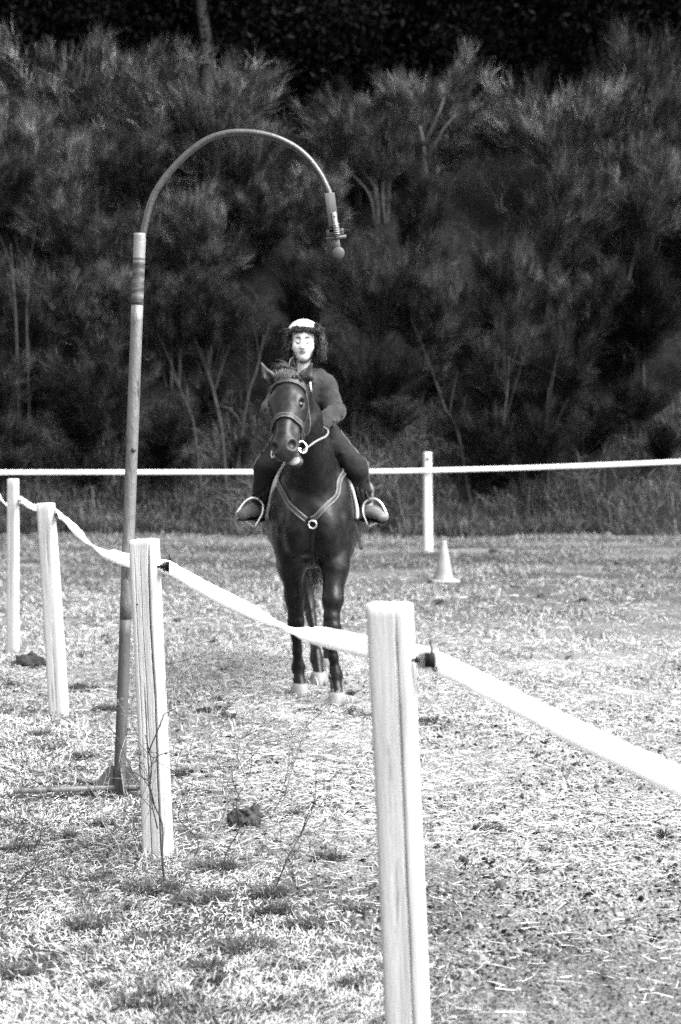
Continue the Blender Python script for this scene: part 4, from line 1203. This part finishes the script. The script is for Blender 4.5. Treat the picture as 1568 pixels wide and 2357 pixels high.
sp = obj('saddle_pad', wrap(.06, .98, -R(96), R(96), .020, 26, 60, .004, front=lambda t: .06 + .14 * np.clip(1 - np.abs(t) / R(30), 0, 1) - .14 * (t < 0) * np.exp(-((np.abs(t) - R(48)) / R(15)) ** 2) + .10 * (t > 0) * np.clip((R(55) - np.abs(t)) / R(25), 0, 1) + .10 * (t < 0) * np.clip((np.abs(t) - R(66)) / R(25), 0, 1)), m_pad)
tag(sp, 'white saddle pad showing in front of the saddle flaps', 'saddle pad')
saddle = thing('saddle', HO + (0, .5, 1.5), 'dark leather riding saddle under the rider', 'saddle')
for s in (-1, 1):
    fl = obj('flap', wrap(.25, .66, s * R(34), s * R(94), .046, 18, 24, .034, front=lambda t: -.10 * np.exp(-((np.abs(t) - R(62)) / R(22)) ** 2)), m_leather, saddle)
    obj('knee_roll', wrap(.21, .29, s * R(46), s * R(80), .070, 8, 18, .046, front=lambda t: -.05 * np.exp(-((np.abs(t) - R(62)) / R(20)) ** 2)), m_leather, fl)
SS = SDF((-.30, .10, 1.36), (.30, .95, 1.74), .010)
SS.ell((0, .52, 1.51), (.17, .30, .07), k=.05)
SS.cap((0, .24, 1.53), (0, .34, 1.55), (.075, .05), (.12, .04), k=.06)
SS.cap((-.12, .80, 1.57), (.12, .80, 1.57), (.05, .05), (.05, .05), (0, 1, 0), k=.07)
for s in (-1, 1): SS.cap((s * .10, .42, 1.52), (s * .235, .40, 1.36), (.03, .13), (.025, .12), (1, 0, .3), .05)
SV, SF = SS.nets()
obj('seat', (SV + HO, SF), m_leather, saddle)
# stirrup leathers and irons
stir = {-1: dict(a=(544, 1183), b=(586, 1212), top=(597, 1150)), 1: dict(a=(893, 1190), b=(848, 1211), top=(852, 1148))}
for s, q in stir.items():
    D = 11.12
    a, b, t = PX(q['a'][0], q['a'][1], D), PX(q['b'][0], q['b'][1], D + .03), PX(q['top'][0], q['top'][1], D + .05)
    e1 = unit(b - a); mid = (a + b) / 2; e2 = t - mid; e2 = e2 - e1 * e2.dot(e1); hgt = np.linalg.norm(e2); e2 = unit(e2)
    hw = np.linalg.norm(b - a) / 2; out = unit(np.cross(e1, e2))
    arch = [mid + e1 * hw * math.copysign(abs(math.cos(x)) ** .75, math.cos(x)) * (1 + .10 * math.sin(2 * x) ** 2) + e2 * hgt * math.sin(x) ** .9 for x in np.linspace(0.001, math.pi - .001, 25)]
    st_ = thing('stirrup', HO + mid, 'bright stirrup iron round the boot on the ' + ('left' if s < 0 else 'right') + ' of the picture', 'stirrup', 'stirrup irons')
    obj('arch', (lambda VF: (VF[0] + HO, VF[1]))(tube(arch, .0068, 8)), m_metal, st_)
    obj('tread', box(mid + HO, (2 * hw, .034, .010), np.stack([e1, out, e2], 1), .003), m_metal, st_)
    topp = arch[12]
    P = spline([topp + (0, 0, -.004), topp + (-s * .03, .03, .09), (s * .325, .24, 1.40), (s * .24, .30, 1.50)], 8)
    G = np.tile((s * 1.0, -.25, .2), (len(P), 1))
    obj('leather', (lambda VF: (VF[0] + HO, VF[1]))(strap(P, G, .026, .005)), m_leather, st_)
P = spline([PX(806, 1150, 11.25), PX(812, 1185, 11.2), PX(824, 1225, 11.18), PX(832, 1265, 11.17)], 6)
gs = obj('hanging_strap', (lambda VF: (VF[0] + HO, VF[1]))(strap(P, np.tile((.4, -.9, 0), (len(P), 1)), .020, .004)), m_strap)
tag(gs, 'loose strap end dangling below the saddle on the right', 'strap')
P = spline([PX(640, 1108, 11.1), PX(632, 1130, 11.05), PX(626, 1152, 11.05)], 6)
gs = obj('hanging_strap', (lambda VF: (VF[0] + HO, VF[1]))(strap(P, np.tile((-.4, -.9, 0), (len(P), 1)), .012, .004)), m_strap)
tag(gs, 'thin strap end hanging beside the saddle pad on the left', 'strap')
# ------------------------------------------------------------------ the rider
m_skin = mat('skin', .38, .44, scale=40, rough=.55, spec=.3)
m_hood = mat('dark_fleece', .016, .034, scale=16, rough=.95, bump=.35, bump_scale=45, sheen=.08, spec=.05)
m_trou = mat('dark_riding_trousers', .009, .018, scale=14, rough=.85, bump=.3, bump_scale=40, spec=.05)
m_boot = mat('grey_boot_leather', .06, .10, scale=18, rough=.45, spec=.2)
m_bdark = mat('black_gaiter', .010, .02, scale=20, rough=.7)
m_rhair = mat('dark_curls', .8, 1.2, scale=50, rough=.45, spec=.12, tone=True)
m_helm = mat('white_helmet_shell', .36, .44, scale=20, rough=.35, spec=.5)
m_black = mat('black_webbing', .003, .006, rough=.7, spec=.1)
m_lip = mat('lips', .07, .10, scale=60, rough=.5)
m_brow = mat('brow', .03, .05, scale=60, rough=.8)
m_lash = mat('lash', .008, .01, rough=.8)
m_cord = mat('pale_cord', .45, .55, scale=90, rough=.8)

PX_ = PX
HC = np.array((-.060, .36, 2.182))           # head centre
fwd = unit((-.03, -.98, -.15)); rgt = unit(np.cross(fwd, (0, 0, 1))); rgt = rgt if rgt[0] > 0 else -rgt
upv = np.cross(rgt, fwd); upv = upv if upv[2] > 0 else -upv
FA = np.array([rgt, fwd, upv])
def fp(r, f, u): return HC + rgt * r + fwd * f + upv * u
sh = {1: np.array((.078, .40, 1.905)), -1: np.array((-.195, .40, 1.905))}
elb = {1: np.array((.142, .31, 1.752)), -1: np.array((-.262, .31, 1.752))}
wri = {1: np.array((.055, .145, 1.668)), -1: np.array((-.185, .125, 1.665))}
hip = {1: np.array((.075, .47, 1.60)), -1: np.array((-.135, .47, 1.60))}
kne = {1: np.array((.262, .16, 1.405)), -1: np.array((-.285, .16, 1.405))}
ank = {1: np.array((.325, .27, 1.165)), -1: np.array((-.335, .27, 1.165))}
toe = {1: np.array((.425, .07, 1.100)), -1: np.array((-.425, .07, 1.115))}

def torso(B, e):
    B.ell((-.03, .47, 1.64), (.130 + e, .105 + e, .10 + e), k=.06)
    B.ell((-.045, .44, 1.78), (.105 + e, .085 + e, .13 + e), k=.05)
    B.ell((-.055, .41, 1.87), (.120 + e, .085 + e, .085 + e), k=.05)
def arms(B, e, s, w=True):
    B.cap(sh[s] + (-s * .03, 0, 0), sh[s], .050 + e, .050 + e, k=.05)
    B.cap(sh[s], elb[s], .046 + e, .038 + e, k=.04)
    B.cap(elb[s], wri[s], .036 + e, .025 + e, k=.03)
def legs_(B, e, s):
    B.cap(hip[s], kne[s], .078 + e, .055 + e, k=.05)
    B.cap(kne[s], ank[s], .052 + e, .035 + e, k=.03)

BD = SDF((-.52, -.02, 1.03), (.52, .64, 2.34), .0064)
torso(BD, 0)
for s in (-1, 1):
    arms(BD, 0, s); legs_(BD, 0, s)
    BD.cap(ank[s] + (0, .03, -.03), toe[s], (.030, .030), (.032, .022), k=.03)
    # hand: palm, four curled fingers and a thumb closed on the rein
    w = wri[s]; p = w + np.array((-s * .012, -.055, -.008))
    BD.cap(w, p, (.022, .026), (.020, .034), (1, 0, 0), .02)
    for i, (dz, ln_) in enumerate(((.027, .030), (.010, .034), (-.007, .032), (-.023, .026))):
        k1 = p + np.array((0, -.016, dz)); k2 = k1 + np.array((-s * .010, -ln_ * .75, -.003)); k3 = k2 + np.array((-s * .026, .002, -.004)); k4 = k3 + np.array((-s * .004, .022, 0))
        BD.chain([(k1, .0092), (k2, .0086), (k3, .0080), (k4, .0072)], k=.006)
    BD.chain([(w + np.array((-s * .02, -.03, .022)), .011), (p + np.array((-s * .026, -.012, .036)), .0098), (p + np.array((-s * .030, -.040, .036)), .0085)], k=.008)
# neck and head
BD.cap((-.058, .405, 1.95), HC + (0, .015, -.06), .042, .042, k=.03)
def fe(r, f, u, rad, k=.02, sub=False): BD.ell(fp(r, f, u), rad, FA, k, sub)
fe(0, -.012, .035, (.074, .092, .088), .03)
fe(0, .020, -.035, (.060, .070, .078), .04)
fe(0, .066, -.086, (.030, .026, .026), .035)
for s in (-1, 1):
    fe(s * .036, .060, -.028, (.027, .022, .026), .03)                     # cheeks
    fe(s * .030, .078, .016, (.017, .012, .010), .018, True)               # eye hollows
    fe(s * .030, .064, .012, (.014, .012, .010), .006)                     # lids
    fe(s * .074, -.015, -.01, (.010, .018, .028), .012)                    # ears
BD.cap(fp(0, .080, .012), fp(0, .097, -.024), (.007, .008), (.011, .010), rgt, .016)
for s in (-1, 1): fe(s * .010, .090, -.028, (.008, .009, .007), .010)
fe(0, .080, -.055, (.022, .010, .010), .014)
BV, BF = BD.nets()
rider = thing('person', HO + (-.05, .45, 1.55), 'rider in dark hoodie and white helmet sitting on the horse looking down', 'person')
body = obj('body', (BV + HO, BF), m_skin, rider)

def face_strip(name, pts, w, material, t=.0015):
    Q = BD.snap(spline(pts, 5), .0005); G = BD.grad(Q)
    k = np.sin(np.linspace(.25, math.pi - .25, len(Q)))
    V, F = strap(Q, G, w * k, t)
    return obj(name, (V + HO, F), material, body)
for s in (-1, 1):
    face_strip('eyebrow', [fp(s * .013, .09, .031), fp(s * .030, .09, .037), fp(s * .047, .07, .030)], 0.0095, m_brow)
    face_strip('eyelash', [fp(s * .016, .09, .006), fp(s * .030, .09, .001), fp(s * .045, .07, .007)], .0105, m_lash)
    face_strip('nostril_shade', [fp(s * .004, .11, -.034), fp(s * .009, .11, -.0355), fp(s * .013, .10, -.034)], .005, m_brow)  # dark strips laid on the skin for the shade of the nostrils
face_strip('upper_lip', [fp(-.021, .09, -.053), fp(0, .1, -.0495), fp(.021, .09, -.053)], .009, m_lip, .003)
face_strip('lower_lip', [fp(-.018, .09, -.058), fp(0, .1, -.062), fp(.018, .09, -.058)], .009, m_lip, .003)

# hoodie
HD = SDF((-.40, .06, 1.50), (.30, .66, 2.08), .0062)
torso(HD, .022)
HD.ell((-.03, .47, 1.655), (.168, .145, .05), k=.04)
for s in (-1, 1): arms(HD, .020, s)
for s in (-1, 1):
    HD.cap(elb[s] + (0, -.03, -.01), wri[s] + (0, .02, 0), .050, .044, k=.03)
HD.cap((-.14, .42, 1.955), (.03, .42, 1.955), (.05, .035), (.05, .035), (0, 1, 0), .05)
HD.chain([((-.14, .44, 1.985), .035), ((-.058, .50, 1.99), .042), ((.03, .44, 1.985), .035)], k=.03)      # hood rolled at the neck
HD.chain([((-.14, .43, 1.98), .028), ((-.10, .33, 1.945), .024), ((-.058, .305, 1.925), .020)], k=.02)
HD.chain([((.03, .43, 1.98), .028), ((-.015, .33, 1.945), .024), ((-.058, .305, 1.925), .020)], k=.02)
HD.ell((-.058, .36, 2.02), (.050, .055, .055), k=.02, sub=True)
rgx = np.random.default_rng(9)
for s in (-1, 1):                                                          # sleeve folds
    for t in (.1, .28, .46, .64, .82):
        c = elb[s] * (1 - t) + wri[s] * t; dr = unit(wri[s] - elb[s]); e = unit(np.cross(dr, rgx.normal(0, 1, 3)))
        HD.cap(c - e * .052 + dr * .014, c + e * .052 - dr * .014, .013, .013, k=.007)
        HD.cap(c - e * .060 + dr * .028, c + e * .060 - dr * .006, .007, .007, k=.010, sub=True)
    for t in (.72, .9):
        c = sh[s] * (1 - t) + elb[s] * t; e = unit((1, .5 * s, .3))
        HD.cap(c - e * .058, c + e * .058, .010, .010, k=.010)
for i in range(14):                                                        # creases of the body of the hoodie
    z_ = 1.66 + .018 * i; x_ = -.05 + rgx.normal(0, .07)
    HD.cap((x_ - .05, .33, z_ - .02), (x_ + .06, .335, z_ + .015 * rgx.normal()), .010, .008, k=.012)
HD.noise(.011, 15, 3, 8)
# cut the hem
idz = HD.lo[2] + np.arange(HD.n[2]) * HD.h
HD.D = np.maximum(HD.D, (1.615 - idz)[None, None, :].astype(np.float32))
V, F = HD.nets()
hood = obj('hoodie', (V + HO, F), m_hood, rider)
for r0, ln_ in ((-.018, .14), (-.095, .10)):
    Pc = spline([(r0, .285, 1.955), (r0 + .004, .262, 1.90), (r0 + .008, .265, 1.955 - ln_), (r0 + .010, .270, 1.945 - ln_)], 6)
    obj('drawstring', (lambda VF: (VF[0] + HO, VF[1]))(tube(Pc, .0042, 8)), m_cord, hood)

# trousers, gaiters, boots
TR = SDF((-.45, .02, 1.12), (.45, .68, 1.76), .0072)
TR.ell((-.03, .48, 1.62), (.155, .125, .09), k=.06)
for s in (-1, 1):
    legs_(TR, .014, s)
    for t in (.2, .5, .8): 
        c = hip[s] * (1 - t) + kne[s] * t; TR.cap(c + (-.05, -.04, .05), c + (.06, -.05, .03), .014, .012, k=.012)
    for t in (.15, .4, .7):
        c = kne[s] * (1 - t) + ank[s] * t; TR.cap(c + (-.04, -.04, .0), c + (.05, -.035, .02), .013, .013, k=.010)
TR.noise(.008, 13, 3, 12)
V, F = TR.nets()
tro = obj('trousers', (V + HO, F), m_trou, rider)
for s in (-1, 1):
    side = np.array((s * 1.0, -.3, .25))
    P = spline([hip[s] + (s * .085, -.03, .02), (hip[s] + kne[s]) / 2 + np.array((s * .072, -.02, .03)), kne[s] + (s * .062, .0, .015), (kne[s] + ank[s]) / 2 + np.array((s * .06, -.01, 0)), ank[s] + (s * .046, -.01, .02)], 6)
    P = TR.snap(P, .001)
    obj('side_seam', (lambda VF: (VF[0] + HO, VF[1]))(tube(P, .0045, 6)), m_boot, tro)
    BT = SDF(np.minimum(ank[s], toe[s]) - .10, np.maximum(ank[s], toe[s]) + (.10, .12, .20), .006)
    BT.cap(ank[s] + (0, .0, .10), ank[s], .052, .046, k=.03)
    BT.cap(ank[s] + (0, .025, -.035), ank[s] + (0, .03, -.05), (.042, .045), (.040, .042), k=.03)
    BT.cap(ank[s] + (0, .0, -.03), (ank[s] + toe[s]) / 2 + np.array((0, 0, -.004)), (.044, .042), (.046, .034), (1, .5, 0), .03)
    BT.cap((ank[s] + toe[s]) / 2, toe[s] + (0, 0, .004), (.046, .036), (.040, .028), (1, .5, 0), .03)
    V, F = BT.nets()
    bt = obj('boot', (V + HO, F), m_boot, rider)
    SL = SDF(np.minimum(ank[s], toe[s]) - .14, np.maximum(ank[s], toe[s]) + (.10, .14, .06), .006)
    d_ = toe[s] - ank[s]; d_ = d_ / np.linalg.norm(d_)
    SL.cap(ank[s] + (0, .03, -.078), toe[s] + (0, 0, -.026), (.038, .009), (.042, .008), (1, .5, 0), .01)
    SL.cap(ank[s] + (0, .03, -.085), ank[s] + (0, .01, -.088), (.036, .014), (.036, .014), (1, .5, 0), .01)
    V, F = SL.nets()
    obj('sole', (V + HO, F), m_black, bt)

# helmet
HM = SDF(HC - .20, HC + .22, .005)
HM.ell(fp(0, -.022, .036), (.106, .120, .101), FA, .01)
P_ = np.stack(np.meshgrid(*[HM.lo[i] + np.arange(HM.n[i]) * HM.h for i in range(3)], indexing='ij'), -1) - HC
cut = .062 - ((P_ @ upv) - .22 * (P_ @ fwd) * -1 * 0) - .0 * (P_ @ fwd)
cut = (.050 + .50 * np.clip(P_ @ fwd, -.05, .2)) - (P_ @ upv)
HM.D = np.maximum(HM.D, cut.astype(np.float32))
HM.ell(fp(0, -.022, .026), (.094, .108, .091), FA, .005, True)
V, F = HM.nets()
hel_ = obj('helmet', (V + HO, F), m_helm, rider)
for s in (-1, 1):
    P = spline([fp(s * .088, .0, .045), fp(s * .082, .03, -.015), fp(s * .060, .055, -.075), fp(s * .025, .06, -.118), fp(0, .06, -.125)], 6)
    G = BD.grad(P)
    obj('chin_strap', (lambda VF: (VF[0] + HO, VF[1]))(strap(P, G, .018, .003)), m_black, hel_)

# curly hair: locks around the face and neck, and a band under the helmet edge
locks, tn = [], []
rgh = np.random.default_rng(21)
def lock(p0, p1, r, curl, turns):
    t = np.linspace(0, 1, 14); ax_ = unit(np.array(p1) - np.array(p0)); e1 = unit(np.cross(ax_, rgh.normal(0, 1, 3))); e2 = np.cross(ax_, e1)
    ph = rgh.random() * 6.28
    P = np.array(p0) + (np.array(p1) - np.array(p0)) * t[:, None] + curl * t[:, None] ** .5 * (np.cos(t * turns * 6.28 + ph)[:, None] * e1 + np.sin(t * turns * 6.28 + ph)[:, None] * e2)
    P[:, 2] += .012 * np.sin(t * math.pi)
    VF = tube(P, r * (1 - .75 * t ** 2), 5); locks.append(VF); tn.extend([.006 + .05 * rgh.random() ** 3] * len(VF[0]))
for i in range(620):
    s = rgh.choice((-1, 1)); f = -.10 + .135 * rgh.random(); w_ = .076 + .045 * rgh.random() * (1 if s > 0 else .85)
    top_ = fp(s * w_ * .95, f, .055 - .05 * rgh.random())
    dn = .06 + .085 * rgh.random()
    end = top_ + np.array((s * (.0 + .03 * rgh.random()), .02 * rgh.normal(), -dn))
    lock(top_, end, .0042, .006 + .016 * rgh.random(), .6 + 1.6 * rgh.random())
for i in range(220):                                                       # fringe under the helmet rim
    r_ = (rgh.random() * 2 - 1) * .080
    a_ = fp(r_, .062 * math.sqrt(max(0, 1 - (r_ / .10) ** 2)) + .012, .098 - .012 * rgh.random() - 3.5 * r_ * r_)
    lock(a_, a_ + rgt * (.02 * rgh.normal() + r_ * .3) + upv * (-.012 - .016 * rgh.random()) + fwd * .008, .0048, .005, 1)
for i in range(26):                                                        # blown curls over the helmet's right side
    a_ = fp(.055 + .04 * rgh.random(), .02 * rgh.normal() + .02, .11 - .06 * rgh.random())
    lock(a_, a_ + np.array((.045 * rgh.random() + .012, .01 * rgh.normal(), .012 * rgh.normal() - .02)), .0045, .008, 1.2)
for i in range(150):                                                       # back of the head and nape
    r_ = (rgh.random() * 2 - 1) * .085
    a_ = fp(r_, -.085 + .02 * rgh.random(), .03 * rgh.random()); lock(a_, a_ + np.array((r_ * .2, .01, -.09 - .05 * rgh.random())), .0055, .01, 2)
V, F = join(locks)
ho = obj('hair', (V + HO, F), m_rhair, rider, tone=np.array(tn)); ho['kind'] = 'stuff'
# ------------------------------------------------------------------ clods, dung and dry weeds
m_dung = mat('dark_dung', .003, .012, scale=25, rough=.95, bump=.8, bump_scale=60)
m_clod = mat('dark_soil_clod', .005, .03, scale=20, rough=.95, bump=.8, bump_scale=50)
def lump(x, y, w, hgt, label, cat, material, seed, squash=.7, name='soil_clod'):
    D = CAMH * FPX / (y - HZ); c = at(x, y, D); c[2] = float(ground_z(c[0], c[1]))
    w = w * D / FPX / 2; hgt = hgt * D / FPX
    B = SDF((-w * 1.7, -w * 1.7, -hgt * .5), (w * 1.7, w * 1.7, hgt * 1.8), max(w / 13, .004))
    rg = np.random.default_rng(seed)
    for i in range(9):
        p = np.array((rg.normal(0, .42) * w, rg.normal(0, .42) * w, hgt * (.25 + .3 * rg.random())))
        p[2] -= hgt * .2
        B.ell(p, np.array((.42 * w, .42 * w, hgt * .42)) * (.6 + .6 * rg.random()), k=w * .2)
    B.noise(w * .42, 2.6 / w, 4, seed)
    V, F = B.nets()
    o = obj(name, (V + c, F), material, loc=None)
    tag(o, label, cat)
    return o
lump(408, 1625, 24, 18, 'small dark dropping right of the cracked post', 'dung', m_dung, 1, name='dung')
lump(470, 1640, 34, 18, 'larger dark dropping between cracked post and horse', 'dung', m_dung, 2, name='dung')
lump(518, 1648, 40, 12, 'flat dark dropping right of the larger one', 'dung', m_dung, 3, name='dung')
lump(713, 1640, 46, 16, 'dark dropping in front of the horse hooves', 'dung', m_dung, 4, name='dung')
lump(647, 1668, 18, 8, 'small dropping left of the one before the hooves', 'dung', m_dung, 5, name='dung')
lump(1245, 1375, 20, 10, 'dark dropping on the straw right of the cone', 'dung', m_dung, 6, name='dung')
lump(1143, 1272, 30, 11, 'dark clod on the far grass right of the far post', 'clod', m_clod, 7)
lump(573, 1905, 76, 54, 'dark turf mound in the grass right of the cracked post', 'clod', m_clod, 8)
lump(68, 1535, 84, 34, 'dark tufted mound between the two left posts', 'clod', m_clod, 9)
lump(190, 1590, 60, 20, 'dark mound right of the leaning post', 'clod', m_clod, 10)
lump(1100, 1912, 22, 14, 'dark soil clod in the trodden soil right of the nearest post', 'clod', m_clod, 11)
lump(1240, 2010, 34, 14, 'broad flat clod in the soil below the tape', 'clod', m_clod, 12)
lump(1495, 1665, 18, 16, 'dark clod above the tape at the right edge', 'clod', m_clod, 13)
lump(1065, 1985, 30, 16, 'crumbly clod low in the soil beside the nearest post', 'clod', m_clod, 14)

m_dry = mat('dry_stalk', .07, .2, scale=40, rough=.8)
m_drydark = mat('dark_dry_stalk', .01, .03, scale=40, rough=.8)
def weed(x, y, tipx, tipy, r, material, label, seed, forks=5, depth=2, dy=0.0):
    r = r * 1.3
    D = CAMH * FPX / (y - HZ); b = at(x, y, D); b[2] = float(ground_z(b[0], b[1])) - .01
    t_ = at(tipx, tipy, D + dy)
    rg = np.random.default_rng(seed)
    w = thing('dry_weed', b, label, 'weed', 'dry branching weeds by the fence')
    k = 6
    M = [b + (t_ - b) * s + np.array((rg.normal(0, .02), rg.normal(0, .02), 0)) * (1 if 0 < s < 1 else 0) for s in np.linspace(0, 1, k)]
    M = np.array(M)
    fine = []
    obj('stalk', tube(spline(M, 4), np.linspace(r, r * .45, (k - 1) * 4 + 1), 6), material, w)
    def fork(p, d, ln_, rr, lev):
        e = p + d * ln_; m_ = (p + e) / 2 + rg.normal(0, .012, 3)
        seg_ = tube([p, m_, e], [rr, rr * .8, rr * .6], 5)
        if lev == depth: obj('branch', seg_, material, w)
        else: fine.append(seg_)
        if lev > 0:
            for j in range(rg.integers(2, 4)):
                d2 = unit(d + rg.normal(0, .55, 3)); fork(e if j else m_, d2, ln_ * (.45 + .25 * rg.random()), rr * .65, lev - 1)
        else:
            for j in range(3): fine.append(tube([e, e + unit(d + rg.normal(0, .7, 3)) * .02], [rr * .6, rr * 1.1], 4))
    for i in range(forks):
        s = .35 + .65 * (i + rg.random() * .5) / forks; p = b + (t_ - b) * min(s, 1)
        up = unit(t_ - b); d = unit(up * .6 + rg.normal(0, .6, 3) * (1, .6, .6) + (0, 0, .15))
        fork(p, d, np.linalg.norm(t_ - b) * .30, r * .6, depth)
    if fine:
        o = obj('twigs', join(fine), material, w); o['kind'] = 'stuff'
weed(380, 2040, 335, 1690, .0034, m_drydark, 'dark curved weed stalk rising in front of the cracked post', 1, 4)
weed(420, 2050, 600, 1640, .0023, m_dry, 'thin branching weed right of the cracked post', 2, 6, 2)
weed(330, 1960, 400, 1500, .0022, m_dry, 'pale weed with spreading umbels across the cracked post', 3, 6, 2)
weed(440, 1990, 420, 1720, .0020, m_drydark, 'short dark weed close to the right of the cracked post', 4, 4, 1)
weed(510, 2030, 580, 1720, .0022, m_drydark, 'dark stalk weed right of the turf mound foot', 5, 5, 2)
weed(575, 2020, 715, 1640, .0022, m_dry, 'tall pale weed below the horse hooves', 6, 6, 2)
weed(630, 2065, 735, 1830, .0026, m_drydark, 'two-pronged dark stalk near the nearest post', 7, 3, 1)
weed(735, 2010, 770, 1850, .0022, m_dry, 'grey weed just left of the nearest post', 8, 3, 1)
weed(20, 2110, 130, 1820, .0022, m_drydark, 'long dark weed leaning right at the left edge', 9, 4, 1)
weed(150, 2050, 110, 1860, .0022, m_dry, 'thin pale weed below the pole foot bars', 10, 4, 1)
weed(60, 1990, 30, 1850, .0018, m_drydark, 'short dark weed at the left edge above the long one', 12, 4, 1)
weed(230, 2080, 260, 1900, .0018, m_dry, 'thin weed in the grass left of the cracked post base', 13, 4, 2)
weed(690, 2120, 660, 1930, .0018, m_drydark, 'dark weed low in the grass left of the nearest post', 14, 4, 2)
weed(470, 1960, 500, 1560, .0018, m_dry, 'tall thin weed below the tape, midway to the horse', 15, 6, 2)
weed(300, 2030, 300, 1800, .0016, m_drydark, 'upright dark weed left of the cracked post', 16, 4, 2)
weed(275, 1990, 190, 1740, .0021, m_dry, 'pale weed leaning left over the pole foot', 11, 5, 2)
